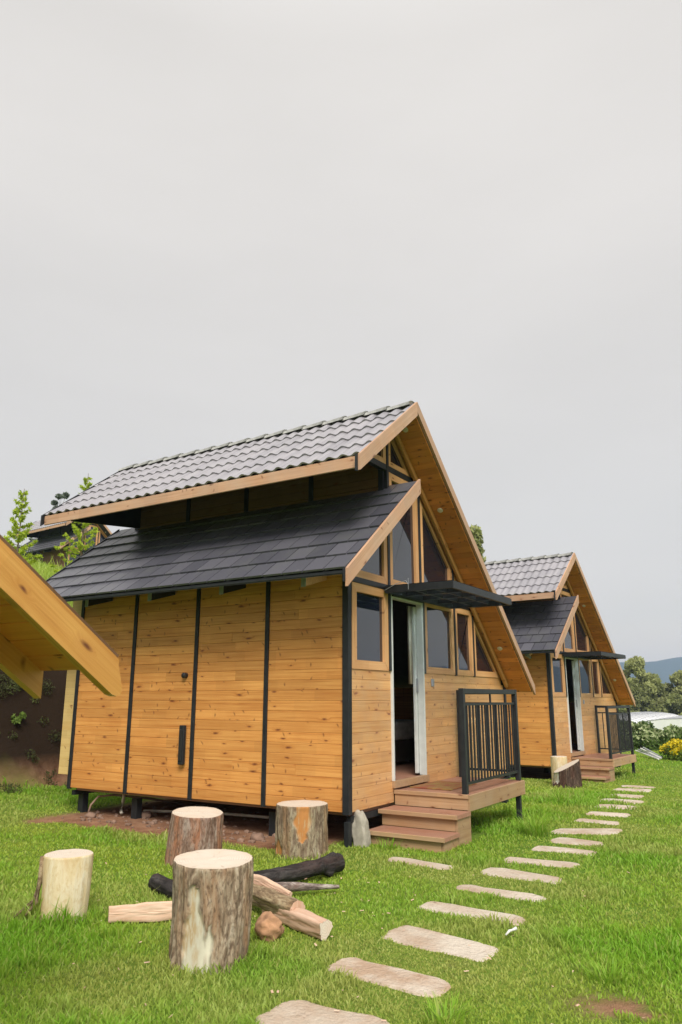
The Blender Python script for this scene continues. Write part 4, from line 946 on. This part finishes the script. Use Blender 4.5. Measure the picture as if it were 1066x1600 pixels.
def tree(name, x, y, h, w_, mat, seed, label, n=14000, size=.10, clumps=26, crown0=.25, trunk_r=None, shape='round', cat='tree', group=None, base=None, sparse=False):
    rr = random.Random(seed); z0 = tz(x, y) if base is None else base
    rt = empty(name, (x, y, z0), label=label, cat=cat, group=group); tr_ = trunk_r or h * .02
    top = (rr.uniform(-.05, .05) * h, rr.uniform(-.05, .05) * h, h * .93); C_, S_ = [], []; mb = MB()
    mb.tube([(0, 0, -.3), (top[0] * .3, top[1] * .3, h * .4), (top[0] * .7, top[1] * .7, h * .7), top], [tr_, tr_ * .75, tr_ * .45, tr_ * .12], 8)
    for i in range(clumps):
        t = crown0 + (1 - crown0) * ((i + .5) / clumps); env = {'round': math.sin(pi * min(.97, (t - crown0) / (1 - crown0) * .85 + .12)), 'cone': 1.05 - t, 'tall': .75 - .35 * abs(t - .6)}[shape]
        a = i * 2.4 + rr.uniform(-.4, .4); q = w_ / 2 * env * rr.uniform(.35, 1.0); c_ = (math.cos(a) * q + top[0] * t, math.sin(a) * q + top[1] * t, h * t * .97)
        s_ = w_ * rr.uniform(.10, .2) * (.6 if sparse else 1); C_.append(c_); S_.append((s_, s_, s_ * rr.uniform(.6, .95)))
        b0 = (top[0] * t * .7, top[1] * t * .7, h * (t * .78)); mb.tube([b0, ((b0[0] + c_[0]) / 2, (b0[1] + c_[1]) / 2, (b0[2] + c_[2]) / 2 + .02 * h), c_], [tr_ * .3, tr_ * .2, tr_ * .06], 5, False)
    mb.build('trunk', M['trunk'], rt, smooth=True); leaves(C_, S_, n, seed, size, 'crown', mat, rt); return rt
def at(px, D):          # a point at horizontal distance D in the direction of a picture column (layout helper for the far trees)
    a = math.atan((px - 533) / 1202.0) - R(32); return math.sin(a) * D, math.cos(a) * D
# background trees beyond the white greenhouse
g1 = 'trees beyond the white greenhouse'
for i, (px, D, h, w_, k, lab) in enumerate(((975, 90, 7.0, 6, 'olive', 'olive tree partly behind the right roof tip of the second cabin'), (1004, 92, 9.2, 5.6, 'pale_olive', 'tallest rounded green tree behind the greenhouse, right of the second cabin'), (1024, 94, 7.2, 4.5, 'olive', 'lower olive tree just right of the tallest tree behind the greenhouse'),
        (1040, 98, 5.8, 5.5, 'olive', 'low dark tree in the middle of the row behind the greenhouse'), (1062, 95, 7.6, 5.2, 'pale_olive', 'bright green tree at the right edge of the photo behind the greenhouse'), (1090, 94, 6.6, 6, 'dark', 'dark tree at the right frame edge behind the greenhouse'), (990, 89, 5.8, 5, 'olive', 'brownish low tree in front of the tallest tree behind the greenhouse'), (1052, 90, 5.0, 5, 'olive', 'low brownish bushy tree behind the right end of the greenhouse'))):
    x, y = at(px, D); tree('tree', x, y, h, w_, LM[k], 30 + i, lab, n=9000, size=.22, clumps=22, crown0=.12, group=g1)
x, y = at(757, 42); tree('eucalyptus_tree', x, y, 12.6, 5.0, LM['pale_olive'], 51, 'slender grey green tree whose top shows between the two cabins', n=9000, size=.13, clumps=30, crown0=.5, shape='cone', sparse=True)
# bushes at the right, behind the lawn
def bush(name, x, y, h, w_, mat, seed, label, n=12000, size=.05, extra=None, cat='bush', top=False):
    rr = random.Random(seed); rt = empty(name, (x, y, tz(x, y)), label=label, cat=cat); C_, S_ = [], []; mb = MB()
    for i in range(26):
        a = i * 2.4; q = w_ / 2 * math.sqrt(rr.random()); c_ = (math.cos(a) * q, math.sin(a) * q, h * rr.uniform(.2, .85) * (1 - .35 * (2 * q / w_) ** 2)); s_ = rr.uniform(.12, .22) * w_
        C_.append(c_); S_.append((s_ * .8, s_ * .8, s_ * .7)); mb.tube([(c_[0] * .2, c_[1] * .2, -.1), (c_[0] * .6, c_[1] * .6, c_[2] * .6), c_], [.025, .015, .005], 5, False)
    mb.build('stem', M['trunk'], rt, smooth=True); leaves(C_, S_, n, seed, size, 'leaves', mat, rt)
    if extra:
        C2 = [(c_[0], c_[1], c_[2] + s_[2] * .6) for c_, s_ in zip(C_, S_)]; leaves(C2, [(s_[0], s_[1], s_[2] * .6) for s_ in S_], n // 12 if not top else n // 2, seed + 1, size, 'flowers', extra, rt, .9)
    return rt
x, y = at(1010, 31.5); bush('bush', x, y, 0.95, 2.4, LM['dark'], 61, 'large green bush with pale blossoms right of the second cabin deck', n=16000, size=.06, extra=LM['white'])
x, y = at(1052, 34); bush('bush', x, y, 0.55, 2.4, LM['olive'], 62, 'paler flowering bush between the green bush and the yellow flowers', n=10000, size=.06, extra=LM['white'])
x, y = at(985, 33); bush('bush', x, y, 1.1, 2.2, LM['dark'], 64, 'dark bush directly behind the second cabin railing', n=10000, size=.06)
x, y = at(1070, 26); bush('flower_bush', x, y, .52, 1.5, LM['green'], 63, 'low yellow flowering bush at the right edge of the photo', n=7000, size=.035, extra=LM['yellow'], top=True)
# pale poles on the grass by the bush
for k in range(4):
    x, y = at(986 + 4 * k, 27.4 - .3 * k); x2, y2 = at(1020 + 2 * k, 25.2 + .25 * k)
    o = MB().tube([(x, y, tz(x, y) + .16 + .05 * k), (x2, y2, tz(x2, y2) + .06)], .022, 6).build('pole', M['steel_l'] if k % 2 else M['white_cloth'], None)
    tag(o, ['lowest', 'second', 'third', 'topmost'][k] + ' pale pole lying on the grass right of the second cabin deck', 'pole', 'pale poles lying by the bush')
# ------------------------------------------------------------------ greenhouse
gp = MT('white_greenhouse_film'); P_ = gp.n('ShaderNodeNewGeometry').outputs['Position']
gp.col(gp.mix(gp.ramp(gp.noise(P_, .35, 6, .65), [(.35, 0.), (.7, 1.)]), (.66, .67, .69), (.80, .80, .80))); gp.set(Roughness=.45)
gh = empty('greenhouse', (-18, 58, -2.85), R(1), label='long white plastic greenhouse in the valley behind the bushes', cat='greenhouse')
for k in range(6):
    v = []; f = []; n = 14; x0 = k * 6.4
    for yy in np.linspace(0, 26, 14):
        for i in range(n + 1):
            a = pi * i / n; v.append((x0 + 3.2 - 3.2 * math.cos(a), yy, 2.6 + .6 * math.sin(a)))
    for j in range(13):
        for i in range(n): f.append((j * (n + 1) + i, j * (n + 1) + i + 1, (j + 1) * (n + 1) + i + 1, (j + 1) * (n + 1) + i))
    b = len(v); v += [(x0, 0, 0), (x0 + 6.4, 0, 0), (x0, 26, 0), (x0 + 6.4, 26, 0)]
    f.append(tuple([b, b + 1] + list(range(n, -1, -1)))); f.append(tuple([b + 3, b + 2] + list(range(13 * (n + 1), 14 * (n + 1)))))
    tn = link('tunnel', mesh('tunnel', v, f), gh, gp.m)
    hoops = MB()
    for yy in np.linspace(0, 26, 14): hoops.tube([(x0 + 3.2 - 3.22 * math.cos(pi * i / 8), yy, 2.6 + .62 * math.sin(pi * i / 8)) for i in range(9)], .03, 4, False)
    hoops.build('hoops', M['steel_l'], tn)
MB().box(-.05, .05, 0, 26, 0, 2.6).build('side_film', gp.m, gh)

# ------------------------------------------------------------------ hillside: upper cabins, saplings, fence
def hill_cabin(px, D, rz, label, z=None):
    x, y = at(px, D); z = tz(x, y) - .55 if z is None else z
    c_ = empty('cabin', (x, y, z), rz, label=label, cat='cabin', group='pine cabins up on the grassy bank'); make_cabin(c_, 0)
hill_cabin(84, 42, R(-5), 'small dark roofed cabin up on the grassy bank at the left')
hill_cabin(195, 47, R(-14), 'farther cabin on the bank, mostly hidden behind the large roof')
def sapling(px, D, h, seed, label, mat='lime', w_=.9, n=5000):
    x, y = at(px, D); rr = random.Random(seed); z0 = tz(x, y); rt = empty('sapling', (x, y, z0), label=label, cat='sapling', group='bright conifer saplings on the bank'); mb = MB(); C_, S_ = [], []
    mb.tube([(0, 0, -.1), (.02, .01, h * .5), (.05, 0, h)], [.03, .02, .005], 6)
    for i in range(46):
        t = .12 + .86 * i / 46; a = i * 2.4; L_ = w_ * (1.02 - t) * rr.uniform(.5, 1) * (1 if t > .2 else .8) + .05; dz = L_ * rr.uniform(.35, .8)
        e2 = (math.cos(a) * L_, math.sin(a) * L_, h * t + dz); mb.tube([(0, 0, h * t), (e2[0] * .5, e2[1] * .5, h * t + dz * .35), e2], [.009, .006, .002], 4, False)
        for q in (.35, .6, .8, 1.0):
            C_.append((e2[0] * q, e2[1] * q, h * t + dz * q * q)); S_.append((.03 + .07 * (1 - t), .03 + .07 * (1 - t), .04))
    mb.build('trunk', M['trunk'], rt, smooth=True); leaves(C_, S_, n, seed, .05, 'needles', LM[mat], rt, .3)
sapling(106, 19.5, 3.7, 71, 'bright yellow green conifer sapling in front of the upper cabin roof', w_=.85, n=4200)
sapling(1, 17, 3.0, 72, 'bright yellow green sapling at the left edge of the photo above the beam', w_=.7, n=3600)
x, y = at(67, 48); tree('tree', x, y, 7.3, 1.8, LM['grey'], 81, 'slender thin foliaged tree on the skyline at the left', n=3000, size=.11, clumps=20, crown0=.3, shape='tall', sparse=True, trunk_r=.05)
x, y = at(35, 52); tree('tree', x, y, 5.8, 1.4, LM['grey'], 82, 'faint bare tree on the skyline left of the slender one', n=260, size=.08, clumps=16, crown0=.3, shape='tall', sparse=True, trunk_r=.04)
x, y = at(103, 56); tree('tree', x, y, 6.2, 1.4, LM['grey'], 83, 'faint bare tree on the skyline right of the slender one', n=260, size=.08, clumps=16, crown0=.3, shape='tall', sparse=True, trunk_r=.04)
x, y = at(5, 34); x2, y2 = at(46, 36); z = tz(x, y)
fr = empty('fence', (0, 0, 0), label='thin metal fence on the bank behind the left sapling', cat='fence')
A_, B_ = Vector((x, y, tz(x, y))), Vector((x2, y2, tz(x2, y2)))
for k in range(12):
    p = A_.lerp(B_, k / 11); MB().tube([p, p + Vector((0, 0, 1.1))], .012, 5).build('fence_post', M['steel'], fr)
for zz in (.55, 1.1): MB().tube([A_ + Vector((0, 0, zz)), B_ + Vector((0, 0, zz))], .014, 5).build('fence_rail', M['steel'], fr)
# tall grass on the bank crest and slope, hanging plants on the earth bank
g = np.random.default_rng(91); n = 60000
ang = R(90 + 32) + R(g.uniform(-1, 1, n) * 3 + 24 - g.random(n) * 16) if False else np.radians(90 + 32 + g.uniform(4, 30, n)); d = g.uniform(11, 34, n); x, y = d * np.cos(ang), d * np.sin(ang)
k_ = (x - X0 < -8.3); x, y, d = x[k_], y[k_], d[k_]; n = len(x); h = g.uniform(.08, .28, n) * (1 + (g.random(n) < .02) * 2); la = g.uniform(0, 2 * pi, n); wd = .0011 * d
z = terr(x, y) - .02; cx, sx = np.cos(la) * wd, np.sin(la) * wd; lx_, ly_ = np.cos(la * 3) * h * .4, np.sin(la * 3) * h * .4
V = np.stack([np.stack([x - cx, y - sx, z], -1), np.stack([x + cx, y + sx, z], -1), np.stack([x + lx_, y + ly_, z + h], -1)], 1).reshape(-1, 3)
me = np_mesh('bank_grass', V, np.arange(n * 3).reshape(-1, 3)); fattr(me, 'tint', np.repeat(g.random(n) * .5, 3)); fattr(me, 'dry', np.repeat(g.random(n) * .45, 3)); fattr(me, 'tip', np.tile([0, 0, 1.], n))
tag(link('bank_grass', me, None, M['grass']), 'long yellow green grass on the hillside bank', 'grass', kind='stuff')
for i, (lx, u, zz, s_, lab) in enumerate(((-7.9, .9, 1.35, .25, 'small green plant growing low on the earth bank'), (-8.1, .2, 2.2, .35, 'leafy plant hanging from the earth bank under the beam tip'), (-8.2, -.5, 2.5, .4, 'grassy plant hanging at the top of the earth bank, far left'), (-7.9, 1.5, .75, .2, 'small plant at the foot of the earth bank'), (-8.2, 1.6, 2.6, .35, 'grass hanging over the bank beside the cabin rear box'))):
    x, y = X0 + lx, Y0 + u; z = tz(x, y); rt = empty('bank_plant', (x + .05, y, z), label=lab, cat='plant', group='plants on the earth bank')
    C_ = [(random.uniform(-.3, .3) * s_, random.uniform(-.5, .5) * s_, random.uniform(-.3, .7) * s_) for _ in range(9)]
    leaves(C_, [(s_ * .25,) * 3] * 9, 420, i, .035, 'leaves', LM['green'], rt, .35, .5)

g = np.random.default_rng(95); C_, S_ = [], []
for i in range(520):
    u = g.uniform(-4, 8); dd = g.uniform(-.2, 1.3); x, y = X0 - 7.3 - dd, Y0 + u
    if g.random() < .35 + .3 * (dd < .9) - .3 * (fbm(np.array(u * .7), np.array(dd), 97) > .5): continue
    C_.append((x, y, tz(x, y) + .03)); q = g.uniform(.05, .20); S_.append((q, q, q * .9))
tag(leaves(C_, S_, 60000, 96, .022, 'bank_weeds', LM['weed'], None, .35, .6), 'dark weeds covering the shaded earth bank behind the large cabin', 'weeds', kind='stuff')
# wood chips and dry bits in the lawn
g = np.random.default_rng(99); n = 230; x = g.normal(-3.6, 1.0, n); y = g.normal(4.7, .9, n); k_ = g.random(n) < .25; x[k_] = g.uniform(-4, 0, k_.sum()); y[k_] = g.uniform(3.4, 8, k_.sum())
z = terr(x, y) + g.uniform(.012, .035, n); a = g.uniform(0, 2 * pi, n); L_ = g.uniform(.004, .018, n); W_ = g.uniform(.002, .006, n)
dx, dy = np.cos(a) * L_, np.sin(a) * L_; ex, ey = -np.sin(a) * W_, np.cos(a) * W_; tl = g.normal(0, .004, n)
V = np.stack([np.stack([x - dx - ex, y - dy - ey, z], -1), np.stack([x + dx - ex, y + dy - ey, z + tl], -1), np.stack([x + dx + ex, y + dy + ey, z + tl + .002], -1), np.stack([x - dx + ex, y - dy + ey, z + .003], -1)], 1).reshape(-1, 3)
tag(link('wood_chips', np_mesh('wood_chips', V, np.arange(n * 4).reshape(-1, 4)), None, M['split']), 'small wood chips and dry bits scattered in the lawn', 'wood chips', kind='stuff')

# ------------------------------------------------------------------ small timber shelter at the left, close to the camera
sh = empty('timber_shelter', (X0, Y0, 0), label='golden timber roof corner with thick barge board, close at the left edge', cat='shelter')
s0 = .68; tu, tzp = -4.94, 1.905; ru_, rz_ = -6.35, tzp + s0 * 1.41
dirn = Vector((0, -1, s0)).normalized()
def srafter(x, t, zoff, hgt, nm, mat, rounded=False, side=1):
    a = Vector((x, tu, tzp + zoff)) if side == 1 else Vector((x, 2 * ru_ - tu, tzp + zoff)); d = dirn if side == 1 else Vector((0, 1, s0)).normalized()
    up = Vector((0, s0, 1)).normalized() if side == 1 else Vector((0, -s0, 1)).normalized(); Ls = 1.41 * math.hypot(1, s0); hn = hgt / math.hypot(1, s0)
    k_ = hgt * s0 / math.hypot(1, s0)
    if rounded: poly = [(.012, 0), (Ls, 0), (Ls - k_, -hn), (-k_ + .045, -hn), (-k_ + .018, -hn + .008), (-k_ + .006, -hn + .026), (-k_ + .012, -hn + .05), (0, -.02)]
    else: poly = [(0, 0), (Ls, 0), (Ls - k_, -hn), (-k_, -hn)]
    if side == 1: xd, yd = d, up
    o = slab(sh, nm, a, d, up, poly, t if side == 1 else t, mat); return o
srafter(1.875, .045, .0, .165, 'barge_board', M['beam'], True); srafter(1.36, .05, -.022, .135, 'barge_board', M['beam'])
slab(sh, 'worn_edge', (1.872, tu, tzp + .003), dirn, (0, s0, 1), [(.02, 0), (1.70, 0), (1.70, .012), (.02, .012)], .05, M['dark_board'])
srafter(1.83, .045, .0, .165, 'barge_board', M['beam'], False, 2); srafter(1.31, .05, -.022, .135, 'barge_board', M['beam'], False, 2)
nB = 15
for k in range(nB):
    for sgn in (1, -1):
        uu = tu - (k + .5) * 1.41 / nB; uz = tzp + s0 * (tu - uu) - .028; uu = uu if sgn == 1 else 2 * ru_ - uu
        plank(sh, 'soffit_board', (1.26, uu, uz), (1.828, uu, uz), (0, sgn, -s0), 1.41 / nB * math.hypot(1, s0) - .002, .016, M['soffit'])
for sgn in (1, -1):
    e0 = tu + .01 if sgn == 1 else 2 * ru_ - tu - .01; vs = []
    for dz in (.012, -.014): vs += [(1.24, e0, tzp + dz), (1.835, e0, tzp + dz), (1.835, ru_, rz_ + dz), (1.24, ru_, rz_ + dz)]
    q = MB(); q.v = vs; q.f = [(0, 1, 2, 3), (7, 6, 5, 4), (0, 4, 5, 1), (1, 5, 6, 2), (2, 6, 7, 3), (3, 7, 4, 0)]; q.build('roof_sheet', M['roof_under'], sh)
for x in (1.30, 1.80):
    for u in (-5.85, -6.9): MB().box(x - .05, x + .05, u - .05, u + .05, 0, tzp + s0 * min(tu - u, u - (2 * ru_ - tu)) - .06).build('post', M['beam'], sh, bevel=.006)

# ------------------------------------------------------------------ haze in the air
hz = MB().box(-1400, 1400, -400, 2200, -7, 110).build('haze', None); hz['kind'] = 'stuff'
hm = bpy.data.materials.new('haze_air'); hm.use_nodes = True; hm.node_tree.nodes.clear()
ho = hm.node_tree.nodes.new('ShaderNodeOutputMaterial'); pv = hm.node_tree.nodes.new('ShaderNodeVolumePrincipled')
pv.inputs['Color'].default_value = (.58, .72, 1, 1); pv.inputs['Density'].default_value = .00042; pv.inputs['Anisotropy'].default_value = .2
hm.node_tree.links.new(pv.outputs[0], ho.inputs['Volume']); hz.data.materials.append(hm)
